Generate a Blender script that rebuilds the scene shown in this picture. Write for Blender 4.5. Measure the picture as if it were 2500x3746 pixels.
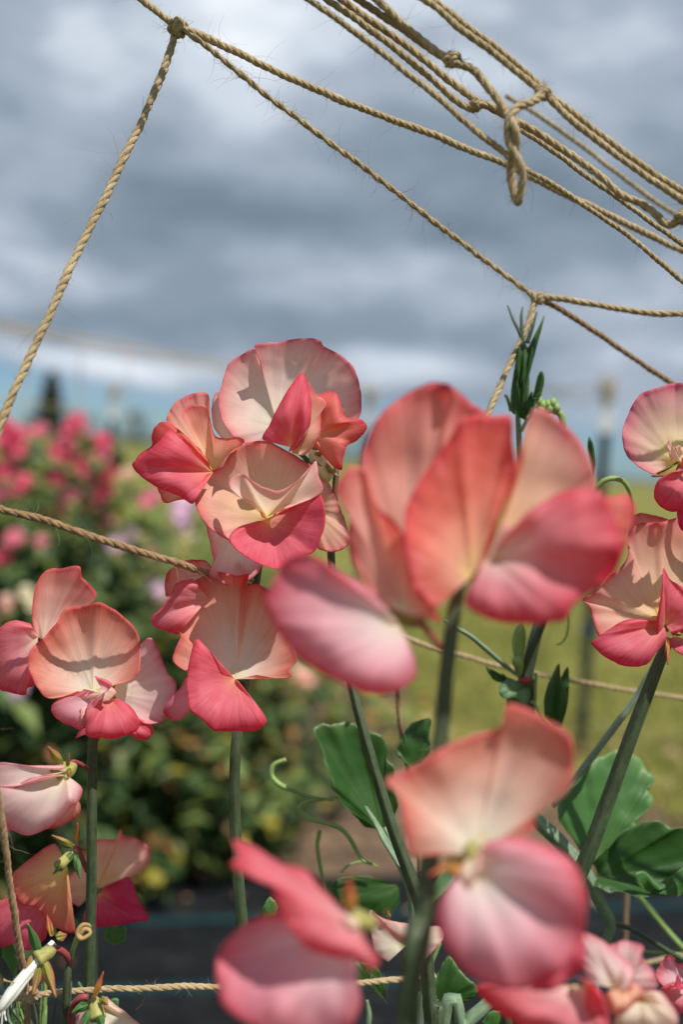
import bpy, math, random
import numpy as np
from mathutils import Vector

random.seed(7)
rng = np.random.default_rng(7)
scene = bpy.context.scene
for o in list(bpy.data.objects):
    bpy.data.objects.remove(o)
COL = scene.collection

# ------------------------------------------------------------------ camera
CAM_H = 1.0
LENS, SENSOR = 35.0, 24.0
PITCH, ROLL = math.radians(-3.0), math.radians(4.2)
FPX = LENS / SENSOR * 2500.0
FOCUS = 0.315
cam_loc = np.array([0.0, 0.0, CAM_H])
fwd = np.array([0.0, math.cos(PITCH), math.sin(PITCH)])
r0 = np.array([1.0, 0.0, 0.0])
u0 = np.cross(r0, fwd)
right = math.cos(ROLL) * r0 + math.sin(ROLL) * u0
up = -math.sin(ROLL) * r0 + math.cos(ROLL) * u0
cd = bpy.data.cameras.new('camera')
cam = bpy.data.objects.new('camera', cd)
COL.objects.link(cam)
from mathutils import Matrix
M = Matrix(((right[0], up[0], -fwd[0], 0), (right[1], up[1], -fwd[1], 0), (right[2], up[2], -fwd[2], CAM_H), (0, 0, 0, 1)))
cam.matrix_world = M
cd.sensor_fit = 'HORIZONTAL'
cd.sensor_width = SENSOR
cd.lens = LENS
cd.clip_start = 0.01
cd.clip_end = 2000
cd.dof.use_dof = True
cd.dof.focus_distance = FOCUS
cd.dof.aperture_fstop = 5.6
cd.dof.aperture_blades = 0
scene.camera = cam
scene.render.resolution_x = 684
scene.render.resolution_y = 1024

# ------------------------------------------------------------------ sun, view
SUN_AZ = math.radians(136)      # from +Y towards +X : right and behind the camera
SUN_EL = math.radians(63)
sd = bpy.data.lights.new('sun', 'SUN')
sd.energy = 3.9
sd.angle = math.radians(0.55)
sd.color = (1.0, 0.955, 0.88)
sun = bpy.data.objects.new('sun', sd)
COL.objects.link(sun)
sv = Vector((math.sin(SUN_AZ) * math.cos(SUN_EL), math.cos(SUN_AZ) * math.cos(SUN_EL), math.sin(SUN_EL)))
sun.location = sv * 20
sun.rotation_euler = (-sv).to_track_quat('-Z', 'Y').to_euler()
scene.view_settings.view_transform = 'Standard'
scene.view_settings.look = 'None'
scene.view_settings.exposure = 0.44
scene.view_settings.gamma = 1.0
scene.view_settings.use_curve_mapping = False
scene.cycles.max_bounces = 10
scene.cycles.transmission_bounces = 8
scene.cycles.diffuse_bounces = 5


def S(r, g, b):
    f = lambda c: (c / 255 / 12.92) if c / 255 <= 0.04045 else ((c / 255 + 0.055) / 1.055) ** 2.4
    return (f(r), f(g), f(b))


# pixel of the photograph (2500 x 3746) + distance along the view axis -> world point
def P(px, py, depth):
    px = np.asarray(px, float); py = np.asarray(py, float); depth = np.asarray(depth, float)
    X = (px - 1250) / FPX; Y = -(py - 1873) / FPX
    d = fwd + X[..., None] * right + Y[..., None] * up
    return cam_loc + depth[..., None] * d


def G(px, py, z=0.0):            # same pixel, but on the ground
    d = P(px, py, 1.0) - cam_loc
    t = (z - CAM_H) / d[2]
    return cam_loc + t * d


K = 2500 / 1568.0
REG = {'O': (0, 0, K),
       'R1': (450, 1200, 950 / 1568), 'R2': (950, 1350, 1400 / 1568), 'R3': (0, 2050, 1150 / 1568),
       'R4': (750, 2500, 1500 / 1568), 'R5': (0, 2700, 900 / 1568), 'R6': (1700, 1100, 800 / 1343),
       'R7': (1100, 0, 1400 / 1568), 'R8': (0, 1000, 900 / 1568), 'Q1': (450, 0, 800 / 1568),
       'Q3': (1900, 2300, 600 / 975), 'Q5': (1000, 2450, 1000 / 1568), 'Q6': (0, 3200, 1000 / 1568), 'Q7': (1700, 3100, 800 / 1568)}


def R(reg, pts):
    a = REG[reg]
    return [(a[0] + p[0] * a[2], a[1] + p[1] * a[2]) + tuple(p[2:]) for p in pts]


# ------------------------------------------------------------------ world: sky and broken cloud
world = bpy.data.worlds.new('World')
scene.world = world
world.use_nodes = True
wt = world.node_tree
wt.nodes.clear()


class NT:
    def __init__(s, t): s.t = t
    def n(s, typ, **kw):
        n = s.t.nodes.new(typ)
        for k, v in kw.items(): setattr(n, k, v)
        return n
    def link(s, a, b): s.t.links.new(a, b)
    def put(s, sock, v):
        if isinstance(v, (int, float)): sock.default_value = v
        elif isinstance(v, (tuple, list)): sock.default_value = tuple(v) if len(v) == len(sock.default_value) else tuple(v) + (1,)
        else: s.link(v, sock)
    def m(s, op, a, b=None, c=None, clamp=False):
        n = s.n('ShaderNodeMath', operation=op, use_clamp=clamp)
        s.put(n.inputs[0], a)
        if b is not None: s.put(n.inputs[1], b)
        if c is not None: s.put(n.inputs[2], c)
        return n.outputs[0]
    def mix(s, f, a, b, blend='MIX'):
        n = s.n('ShaderNodeMix', data_type='RGBA', blend_type=blend)
        s.put(n.inputs[0], f); s.put(n.inputs[6], a); s.put(n.inputs[7], b)
        return n.outputs[2]
    def noise(s, vec, scale, detail=4, rough=0.55, dist=0.0):
        n = s.n('ShaderNodeTexNoise')
        if vec is not None: s.link(vec, n.inputs['Vector'])
        n.inputs['Scale'].default_value = scale; n.inputs['Detail'].default_value = detail
        n.inputs['Roughness'].default_value = rough; n.inputs['Distortion'].default_value = dist
        return n
    def ramp(s, f, stops, interp='LINEAR'):
        n = s.n('ShaderNodeValToRGB')
        cr = n.color_ramp; cr.interpolation = interp
        while len(cr.elements) > 1: cr.elements.remove(cr.elements[-1])
        for i, (p, c) in enumerate(stops):
            e = cr.elements[0] if i == 0 else cr.elements.new(p)
            e.position = p; e.color = tuple(c) + (1,) if len(c) == 3 else c
        s.put(n.inputs[0], f)
        return n.outputs[0]
    def mapping(s, vec, scale=(1, 1, 1), loc=(0, 0, 0)):
        n = s.n('ShaderNodeMapping')
        s.link(vec, n.inputs[0]); n.inputs['Scale'].default_value = scale; n.inputs['Location'].default_value = loc
        return n.outputs[0]


w = NT(wt)
tc = w.n('ShaderNodeTexCoord')
sep = w.n('ShaderNodeSeparateXYZ'); w.link(tc.outputs['Generated'], sep.inputs[0])
az = w.m('ARCTAN2', sep.outputs[0], sep.outputs[1])
el = w.m('ARCSINE', sep.outputs[2])
cmb = w.n('ShaderNodeCombineXYZ'); w.link(az, cmb.inputs[0])
# cloud sheets flatten towards the horizon
elc = w.m('MULTIPLY', w.m('POWER', w.m('MAXIMUM', w.m('ADD', el, 0.05), 0.001), 0.72), 2.2)
w.link(elc, cmb.inputs[1])
warp = w.noise(cmb.outputs[0], 3.2, 3, 0.5)
wsep = w.n('ShaderNodeSeparateXYZ'); w.link(warp.outputs['Color'], wsep.inputs[0])
azw = w.m('ADD', az, w.m('MULTIPLY', w.m('SUBTRACT', wsep.outputs[0], 0.5), 0.20))
elw = w.m('ADD', el, w.m('MULTIPLY', w.m('SUBTRACT', wsep.outputs[1], 0.5), 0.10))
n1 = w.noise(cmb.outputs[0], 5.0, 5, 0.50, 0.25)
n2 = w.noise(w.mapping(cmb.outputs[0], (1, 1.15, 1), (4.1, 2.3, 0)), 9.0, 4, 0.5, 0.3)
val = w.m('ADD', w.m('MULTIPLY', w.m('SUBTRACT', n1.outputs[0], 0.5), 1.1), w.m('MULTIPLY', w.m('SUBTRACT', n2.outputs[0], 0.5), 0.55))
val = w.m('ADD', val, 0.40)
# the larger cloud banks of that day: direction (from the photograph), width, brightness
BANKS = [(560, 40, 260, 200, .40), (1150, 110, 520, 190, .16), (110, 230, 170, 210, .20), (720, 240, 190, 160, .18),
         (40, 640, 260, 60, .16), (860, 610, 420, 70, .20), (520, 735, 170, 45, .22), (1260, 650, 300, 60, .12),
         (930, 850, 130, 42, .34), (200, 835, 260, 36, .40), (1480, 60, 120, 110, .18), (1150, 800, 380, 40, .10),
         (590, 470, 270, 130, -.34), (1080, 420, 380, 130, -.26), (250, 740, 420, 45, -.30), (820, 770, 330, 36, -.24),
         (300, 590, 240, 60, -.18), (1300, 540, 260, 60, -.18), (150, 290, 90, 60, -.14), (330, 260, 90, 200, -.16)]
for (bx, by, sx, sy, amp) in BANKS:
    d = P(bx * K, by * K, 1.0) - cam_loc
    d = d / np.linalg.norm(d)
    a0 = math.atan2(d[0], d[1]); e0 = math.asin(d[2])
    sa = sx / 2287.0; se = sy / 2287.0
    da = w.m('DIVIDE', w.m('SUBTRACT', azw, a0), sa)
    de = w.m('DIVIDE', w.m('SUBTRACT', elw, e0), se)
    q = w.m('ADD', w.m('MULTIPLY', da, da), w.m('MULTIPLY', de, de))
    g = w.m('EXPONENT', w.m('MULTIPLY', q, -0.8))
    val = w.m('MULTIPLY_ADD', g, amp, val)
cloud = w.ramp(val, [(0.0, S(104, 119, 134)), (0.28, S(122, 136, 150)), (0.5, S(146, 157, 171)), (0.75, S(183, 192, 203)), (1.0, S(214, 219, 225))], 'EASE')
sky = w.n('ShaderNodeTexSky', sky_type='NISHITA')
sky.sun_disc = False
sky.sun_elevation = SUN_EL
sky.sun_rotation = SUN_AZ
sky.air_density = 1.0; sky.dust_density = 0.4; sky.ozone_density = 1.5
skyc = w.mix(1.0, sky.outputs[0], (0.036, 0.055, 0.078, 1), 'MULTIPLY')
# clear air shows under the cloud base, near the horizon
gap = w.m('ADD', w.m('MULTIPLY', w.m('SUBTRACT', 0.085, elw), 14.0), w.m('MULTIPLY', w.m('SUBTRACT', 0.44, val), 1.4), clamp=True)
gap = w.m('MULTIPLY', gap, 0.85)
colr = w.mix(gap, cloud, skyc)
bg = w.n('ShaderNodeBackground'); w.link(colr, bg.inputs[0]); bg.inputs[1].default_value = 1.0
out = w.n('ShaderNodeOutputWorld'); w.link(bg.outputs[0], out.inputs[0])

# ------------------------------------------------------------------ materials


def new_mat(name):
    m = bpy.data.materials.new(name); m.use_nodes = True
    m.node_tree.nodes.clear()
    t = NT(m.node_tree)
    o = t.n('ShaderNodeOutputMaterial')
    return m, t, o


def principled(t, col, rough, spec=0.3, normal=None):
    b = t.n('ShaderNodeBsdfPrincipled')
    t.put(b.inputs['Base Color'], col); t.put(b.inputs['Roughness'], rough)
    b.inputs['Specular IOR Level'].default_value = spec
    if normal is not None: t.link(normal, b.inputs['Normal'])
    return b


def bump(t, h, strength, dist):
    b = t.n('ShaderNodeBump'); b.inputs['Strength'].default_value = strength; b.inputs['Distance'].default_value = dist
    t.link(h, b.inputs['Height'])
    return b.outputs[0]


def thin_sheet_mat(name, trans, rough, spec, vein_u, vein_v, vein_amt, sheen, sat, bumpd, blotch):
    m, t, o = new_mat(name)
    at = t.n('ShaderNodeAttribute', attribute_name='Col')
    uv = t.n('ShaderNodeTexCoord')
    oi = t.n('ShaderNodeObjectInfo')
    addv = t.n('ShaderNodeVectorMath', operation='ADD')
    t.link(uv.outputs['UV'], addv.inputs[0])
    rc = t.n('ShaderNodeCombineXYZ'); t.link(t.m('MULTIPLY', oi.outputs['Random'], 17.0), rc.inputs[2]); t.link(rc.outputs[0], addv.inputs[1])
    v1 = t.noise(t.mapping(addv.outputs[0], (vein_u, vein_v, 1)), 1.0, 4, 0.65, 0.35)
    v2 = t.noise(t.mapping(addv.outputs[0], (vein_u * 3.1, vein_v * 3, 1)), 1.0, 2, 0.6)
    bl = t.noise(uv.outputs['Object'], blotch, 3, 0.55)
    vein = t.m('ADD', t.m('MULTIPLY', v1.outputs[0], 0.65), t.m('MULTIPLY', v2.outputs[0], 0.35))
    dark = t.n('ShaderNodeHueSaturation'); t.link(at.outputs['Color'], dark.inputs['Color'])
    dark.inputs['Saturation'].default_value = 1.22; dark.inputs['Value'].default_value = 0.88
    lite = t.n('ShaderNodeHueSaturation'); t.link(at.outputs['Color'], lite.inputs['Color'])
    lite.inputs['Saturation'].default_value = 0.74; lite.inputs['Value'].default_value = 1.10
    f = t.ramp(vein, [(0.36, (0, 0, 0)), (0.64, (1, 1, 1))])
    c = t.mix(vein_amt, at.outputs['Color'], t.mix(f, dark.outputs[0], lite.outputs[0]))
    f2 = t.ramp(bl.outputs[0], [(0.35, (0, 0, 0)), (0.68, (1, 1, 1))])
    c = t.mix(t.m('MULTIPLY', f2, 0.28), c, dark.outputs[0])
    nrm = bump(t, t.m('ADD', vein, t.m('MULTIPLY', bl.outputs[0], 1.4)), 0.55, bumpd)
    b = principled(t, c, rough, spec, nrm)
    b.inputs['Sheen Weight'].default_value = sheen
    b.inputs['Sheen Roughness'].default_value = 0.4
    b.inputs['Sheen Tint'].default_value = (1, 0.9, 0.88, 1)
    tr = t.n('ShaderNodeBsdfTranslucent')
    hs = t.n('ShaderNodeHueSaturation'); t.link(c, hs.inputs['Color']); hs.inputs['Saturation'].default_value = sat; hs.inputs['Value'].default_value = 1.05
    t.link(hs.outputs[0], tr.inputs[0]); t.link(nrm, tr.inputs['Normal'])
    mx = t.n('ShaderNodeMixShader'); mx.inputs[0].default_value = trans
    t.link(b.outputs[0], mx.inputs[1]); t.link(tr.outputs[0], mx.inputs[2])
    t.link(mx.outputs[0], o.inputs[0])
    return m


MAT_PETAL = thin_sheet_mat('petal', 0.52, 0.5, 0.22, 85, 2.2, 0.33, 0.10, 1.2, 0.00022, 120)
MAT_LEAF = thin_sheet_mat('leaf', 0.22, 0.45, 0.40, 22, 3.0, 0.26, 0.05, 1.2, 0.0003, 160)


def stem_mat(name, c1, c2, rough=0.5):
    m, t, o = new_mat(name)
    uv = t.n('ShaderNodeTexCoord')
    s1 = t.noise(t.mapping(uv.outputs['UV'], (9, 1.2, 1)), 1.0, 4, 0.6, 0.2)
    s2 = t.noise(uv.outputs['Object'], 420, 4, 0.65)
    s3 = t.noise(uv.outputs['Object'], 60, 3, 0.5)
    f = t.m('ADD', t.m('MULTIPLY', s1.outputs[0], 0.5), t.m('ADD', t.m('MULTIPLY', s2.outputs[0], 0.25), t.m('MULTIPLY', s3.outputs[0], 0.25)))
    c = t.ramp(f, [(0.36, c1), (0.62, c2)])
    nrm = bump(t, t.m('ADD', s1.outputs[0], t.m('MULTIPLY', s2.outputs[0], 0.8)), 0.5, 0.0003)
    b = principled(t, c, rough, 0.3, nrm)
    b.inputs['Sheen Weight'].default_value = 0.12
    b.inputs['Sheen Roughness'].default_value = 0.35
    b.inputs['Sheen Tint'].default_value = (0.8, 0.95, 0.75, 1)
    t.link(b.outputs[0], o.inputs[0])
    return m


MAT_STEM = stem_mat('green_stem', (0.028, 0.046, 0.022), (0.085, 0.115, 0.060))
MAT_STEM2 = stem_mat('glaucous_stem', (0.10, 0.17, 0.10), (0.24, 0.33, 0.21))
MAT_TENDRIL = stem_mat('tendril', (0.14, 0.24, 0.06), (0.30, 0.42, 0.14))
MAT_RED = stem_mat('red_pedicel', (0.16, 0.018, 0.025), (0.36, 0.07, 0.075))
MAT_CALYX = stem_mat('calyx', (0.15, 0.16, 0.045), (0.40, 0.37, 0.12))
MAT_BUD = stem_mat('bud', (0.42, 0.46, 0.16), (0.75, 0.70, 0.42))
MAT_WHITE = stem_mat('stamen_tube', (0.60, 0.60, 0.52), (0.85, 0.85, 0.80), 0.3)
MAT_DRY = stem_mat('dried_flower', (0.22, 0.13, 0.05), (0.50, 0.34, 0.15))


def twine_mat(name, c1, c2, c3):
    m, t, o = new_mat(name)
    uv = t.n('ShaderNodeTexCoord')
    s1 = t.noise(t.mapping(uv.outputs['UV'], (7, 3.0, 1)), 1.0, 5, 0.7, 0.3)
    s2 = t.noise(uv.outputs['Object'], 90, 3, 0.5)
    s3 = t.noise(t.mapping(uv.outputs['UV'], (26, 9.0, 1)), 1.0, 2, 0.6)
    f = t.m('ADD', t.m('MULTIPLY', s1.outputs[0], 0.55), t.m('ADD', t.m('MULTIPLY', s2.outputs[0], 0.2), t.m('MULTIPLY', s3.outputs[0], 0.25)))
    c = t.ramp(f, [(0.33, c1), (0.5, c2), (0.68, c3)])
    nrm = bump(t, t.m('ADD', s1.outputs[0], s3.outputs[0]), 0.8, 0.0004)
    b = principled(t, c, 0.72, 0.25, nrm)
    b.inputs['Sheen Weight'].default_value = 0.25
    b.inputs['Sheen Tint'].default_value = (1, 0.92, 0.75, 1)
    t.link(b.outputs[0], o.inputs[0])
    return m


MAT_TWINE = twine_mat('jute_twine', (0.17, 0.11, 0.05), (0.45, 0.335, 0.18), (0.70, 0.58, 0.38))
MAT_TWINE_D = twine_mat('jute_twine_brown', (0.13, 0.068, 0.030), (0.31, 0.185, 0.088), (0.50, 0.34, 0.19))


def fibre_mat():
    m, t, o = new_mat('jute_fibre')
    b = principled(t, (0.50, 0.38, 0.21, 1), 0.5, 0.3)
    tr = t.n('ShaderNodeBsdfTranslucent'); tr.inputs[0].default_value = (0.55, 0.42, 0.24, 1)
    mx = t.n('ShaderNodeMixShader'); mx.inputs[0].default_value = 0.3
    t.link(b.outputs[0], mx.inputs[1]); t.link(tr.outputs[0], mx.inputs[2]); t.link(mx.outputs[0], o.inputs[0])
    return m


MAT_FIBRE = fibre_mat()


def ground_mat(name, stops, scale, bumpd, rough=0.9, scale2=None, detail=8):
    m, t, o = new_mat(name)
    tcn = t.n('ShaderNodeTexCoord')
    a = t.noise(tcn.outputs['Object'], scale, detail, 0.6, 0.2)
    b2 = t.noise(tcn.outputs['Object'], scale2 or scale * 9, 4, 0.6)
    f = t.m('ADD', t.m('MULTIPLY', a.outputs[0], 0.6), t.m('MULTIPLY', b2.outputs[0], 0.4))
    c = t.ramp(f, stops)
    b = principled(t, c, rough, 0.2, bump(t, f, 0.7, bumpd))
    t.link(b.outputs[0], o.inputs[0])
    return m


MAT_GRASS = ground_mat('meadow_grass', [(0.34, (0.075, 0.085, 0.020)), (0.46, (0.145, 0.145, 0.030)), (0.56, (0.195, 0.182, 0.040)), (0.68, (0.26, 0.215, 0.075))], 1.6, 0.03)
MAT_SOIL = ground_mat('soil', [(0.32, (0.045, 0.030, 0.020)), (0.5, (0.13, 0.085, 0.055)), (0.68, (0.27, 0.18, 0.12))], 9, 0.02)
MAT_HILL = ground_mat('far_wood', [(0.3, (0.035, 0.055, 0.045)), (0.7, (0.08, 0.10, 0.075))], 0.1, 0.5)


def plain_mat(name, c1, c2, scale, rough, spec=0.3):
    m, t, o = new_mat(name)
    tcn = t.n('ShaderNodeTexCoord')
    a = t.noise(tcn.outputs['Object'], scale, 5, 0.6)
    c = t.ramp(a.outputs[0], [(0.35, c1), (0.65, c2)])
    b = principled(t, c, rough, spec, bump(t, a.outputs[0], 0.3, 0.002))
    t.link(b.outputs[0], o.inputs[0])
    return m


def fabric_mat():
    m, t, o = new_mat('woven_fabric')
    tcn = t.n('ShaderNodeTexCoord')
    w1 = t.n('ShaderNodeTexWave', wave_type='BANDS', bands_direction='X'); t.link(tcn.outputs['Object'], w1.inputs[0]); w1.inputs['Scale'].default_value = 150; w1.inputs['Distortion'].default_value = 0.5
    w2 = t.n('ShaderNodeTexWave', wave_type='BANDS', bands_direction='Y'); t.link(tcn.outputs['Object'], w2.inputs[0]); w2.inputs['Scale'].default_value = 150; w2.inputs['Distortion'].default_value = 0.5
    d = t.noise(tcn.outputs['Object'], 14, 6, 0.65)
    h = t.m('MULTIPLY', w1.outputs['Fac'], w2.outputs['Fac'])
    c = t.ramp(d.outputs[0], [(0.35, (0.006, 0.007, 0.008)), (0.6, (0.015, 0.016, 0.018)), (0.78, (0.055, 0.046, 0.037))])
    c = t.mix(t.m('MULTIPLY', h, 0.35), c, (0.022, 0.024, 0.027, 1))
    b = principled(t, c, 0.8, 0.06, bump(t, h, 0.5, 0.001))
    t.link(b.outputs[0], o.inputs[0])
    return m


MAT_FABRIC = fabric_mat()
MAT_TEAL = plain_mat('teal_thread', (0.008, 0.026, 0.030), (0.018, 0.05, 0.058), 60, 0.8, 0.05)
MAT_POST_D = plain_mat('post_dark', (0.010, 0.016, 0.018), (0.028, 0.036, 0.038), 20, 0.5)
MAT_POST_W = plain_mat('post_white', (0.62, 0.62, 0.60), (0.80, 0.80, 0.78), 20, 0.5)
MAT_TAG = plain_mat('blue_tag', (0.03, 0.13, 0.30), (0.05, 0.19, 0.40), 30, 0.5)
MAT_BARK = plain_mat('bark', (0.06, 0.04, 0.03), (0.13, 0.10, 0.07), 8, 0.9)

# ------------------------------------------------------------------ object helpers
ORIG = {}


def thing(name, label, cat, loc, group=None):
    o = bpy.data.objects.new(name, None)
    o.empty_display_size = 0.01
    COL.objects.link(o)
    o.location = tuple(loc); ORIG[o.name] = np.array(loc, float)
    o['label'] = label; o['category'] = cat
    if group: o['group'] = group
    return o


def mesh_obj(name, verts, faces, mat, parent=None, uv=None, col=None, smooth=True, origin=None, label=None, kind=None):
    verts = np.asarray(verts, float)
    org = verts.mean(0) if origin is None else np.asarray(origin, float)
    me = bpy.data.meshes.new(name)
    me.from_pydata((verts - org).tolist(), [], faces)
    if uv is not None:
        l = me.uv_layers.new(name='UVMap')
        li = np.empty(len(me.loops), int); me.loops.foreach_get('vertex_index', li)
        l.data.foreach_set('uv', np.asarray(uv, float)[li].ravel())
    if col is not None:
        a = me.color_attributes.new('Col', 'FLOAT_COLOR', 'POINT')
        c = np.ones((len(verts), 4)); c[:, :3] = np.asarray(col)
        a.data.foreach_set('color', c.ravel())
    if smooth: me.polygons.foreach_set('use_smooth', np.ones(len(me.polygons), bool))
    me.materials.append(mat)
    me.update()
    o = bpy.data.objects.new(name, me)
    COL.objects.link(o)
    ORIG[o.name] = org
    if parent is not None:
        o.parent = parent
        o.location = tuple(org - ORIG[parent.name])
    else:
        o.location = tuple(org)
    if label: o['label'] = label
    if kind: o['kind'] = kind
    return o


def catmull(pts, n, even=True):
    p = np.asarray(pts, float)
    if len(p) == 2:
        t = np.linspace(0, 1, n)[:, None]
        return p[0] * (1 - t) + p[1] * t
    q = np.vstack([2 * p[0] - p[1], p, 2 * p[-1] - p[-2]])
    outp = []
    for i in range(len(p) - 1):
        a, b, c, d = q[i], q[i + 1], q[i + 2], q[i + 3]
        t = np.linspace(0, 1, 24, endpoint=False)[:, None]
        outp.append(0.5 * (2 * b + (c - a) * t + (2 * a - 5 * b + 4 * c - d) * t ** 2 + (3 * b - a - 3 * c + d) * t ** 3))
    outp.append(p[-1:])
    c = np.vstack(outp)
    if not even: return c
    seg = np.linalg.norm(np.diff(c[:, :3], axis=0), axis=1)
    s = np.concatenate([[0], np.cumsum(seg)])
    x = np.linspace(0, s[-1], n)
    return np.stack([np.interp(x, s, c[:, k]) for k in range(c.shape[1])], 1)


def snoise(x, seed, k):          # smooth 1-D noise in about -1..1
    r = np.random.default_rng(seed)
    ph = r.uniform(0, 6.28, 5); a = r.uniform(0.4, 1.0, 5); fr = k * np.array([0.6, 1.0, 1.7, 2.6, 3.7])
    return sum(a[i] * np.sin(6.283 * fr[i] * x + ph[i]) / (1 + 0.45 * i) for i in range(5)) / 2.2


PAL = {
    'std': [(0, (238, 230, 168)), (.14, (248, 238, 220)), (.5, (246, 218, 208)), (.8, (243, 196, 188)), (.94, (238, 166, 166)), (1, (226, 122, 138))],
    'stdpink': [(0, (240, 230, 190)), (.16, (247, 224, 206)), (.5, (242, 190, 176)), (.8, (239, 164, 152)), (.94, (234, 138, 132)), (1, (222, 100, 108))],
    'salmon': [(0, (240, 232, 185)), (.16, (248, 234, 216)), (.45, (245, 200, 182)), (.75, (241, 170, 152)), (.92, (237, 146, 132)), (1, (228, 114, 112))],
    'peach': [(0, (244, 206, 90)), (.15, (251, 216, 168)), (.5, (248, 202, 174)), (.8, (245, 186, 168)), (.94, (240, 160, 152)), (1, (226, 116, 124))],
    'coral': [(0, (248, 220, 150)), (.15, (246, 184, 156)), (.5, (241, 146, 130)), (.8, (238, 132, 124)), (.94, (234, 116, 116)), (1, (222, 86, 98))],
    'wing': [(0, (248, 220, 160)), (.12, (244, 164, 150)), (.4, (239, 126, 138)), (.75, (237, 120, 138)), (.93, (234, 106, 124)), (1, (220, 80, 102))],
    'wingpale': [(0, (248, 236, 200)), (.18, (248, 228, 224)), (.45, (245, 196, 204)), (.75, (240, 162, 176)), (.92, (236, 138, 152)), (1, (225, 102, 118))],
    'wingmid': [(0, (248, 230, 190)), (.15, (246, 206, 200)), (.45, (241, 156, 164)), (.75, (238, 134, 146)), (.92, (234, 118, 130)), (1, (222, 88, 104))],
    'cream': [(0, (240, 232, 170)), (.3, (248, 238, 214)), (.7, (247, 226, 210)), (.93, (242, 198, 190)), (1, (230, 156, 160))],
    'palepink': [(0, (240, 234, 170)), (.15, (248, 238, 214)), (.45, (246, 222, 216)), (.8, (242, 198, 200)), (.94, (235, 164, 172)), (1, (222, 126, 142))],
    'mag': [(0, (242, 214, 120)), (.12, (240, 150, 146)), (.4, (228, 92, 124)), (.9, (222, 80, 116)), (1, (206, 62, 98))],
    'backlit': [(0, (236, 220, 100)), (.22, (247, 228, 160)), (.45, (246, 214, 182)), (.75, (240, 186, 178)), (.93, (232, 150, 160)), (1, (216, 112, 138))],
    'apricot': [(0, (246, 222, 130)), (.25, (248, 206, 150)), (.6, (244, 176, 140)), (.9, (236, 138, 124)), (1, (224, 104, 104))],
    'dark_leaf': [(0, (74, 104, 50)), (.3, (52, 88, 38)), (.9, (48, 84, 36)), (1, (88, 120, 70))],
    'leaf': [(0, (120, 150, 90)), (.25, (80, 120, 64)), (.9, (70, 112, 58)), (1, (110, 144, 88))],
    'glaucous': [(0, (140, 164, 110)), (.3, (104, 138, 96)), (.9, (96, 132, 92)), (1, (130, 158, 116))],
    'sepal': [(0, (150, 150, 60)), (.5, (140, 142, 64)), (.9, (170, 120, 80)), (1, (160, 80, 70))],
    'sepalred': [(0, (180, 160, 60)), (.5, (196, 140, 70)), (.9, (190, 90, 70)), (1, (170, 60, 60))],
    'lilac': [(0, (238, 226, 190)), (.3, (232, 206, 220)), (1, (214, 168, 200))],
}
PAL = {k: [(v, S(*c)) for v, c in st] for k, st in PAL.items()}


def palette(name, v):
    st = PAL[name]
    xs = [a for a, _ in st]
    return np.stack([np.interp(v, xs, [c[i] for _, c in st]) for i in range(3)], -1)


SEED = [100]


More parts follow.
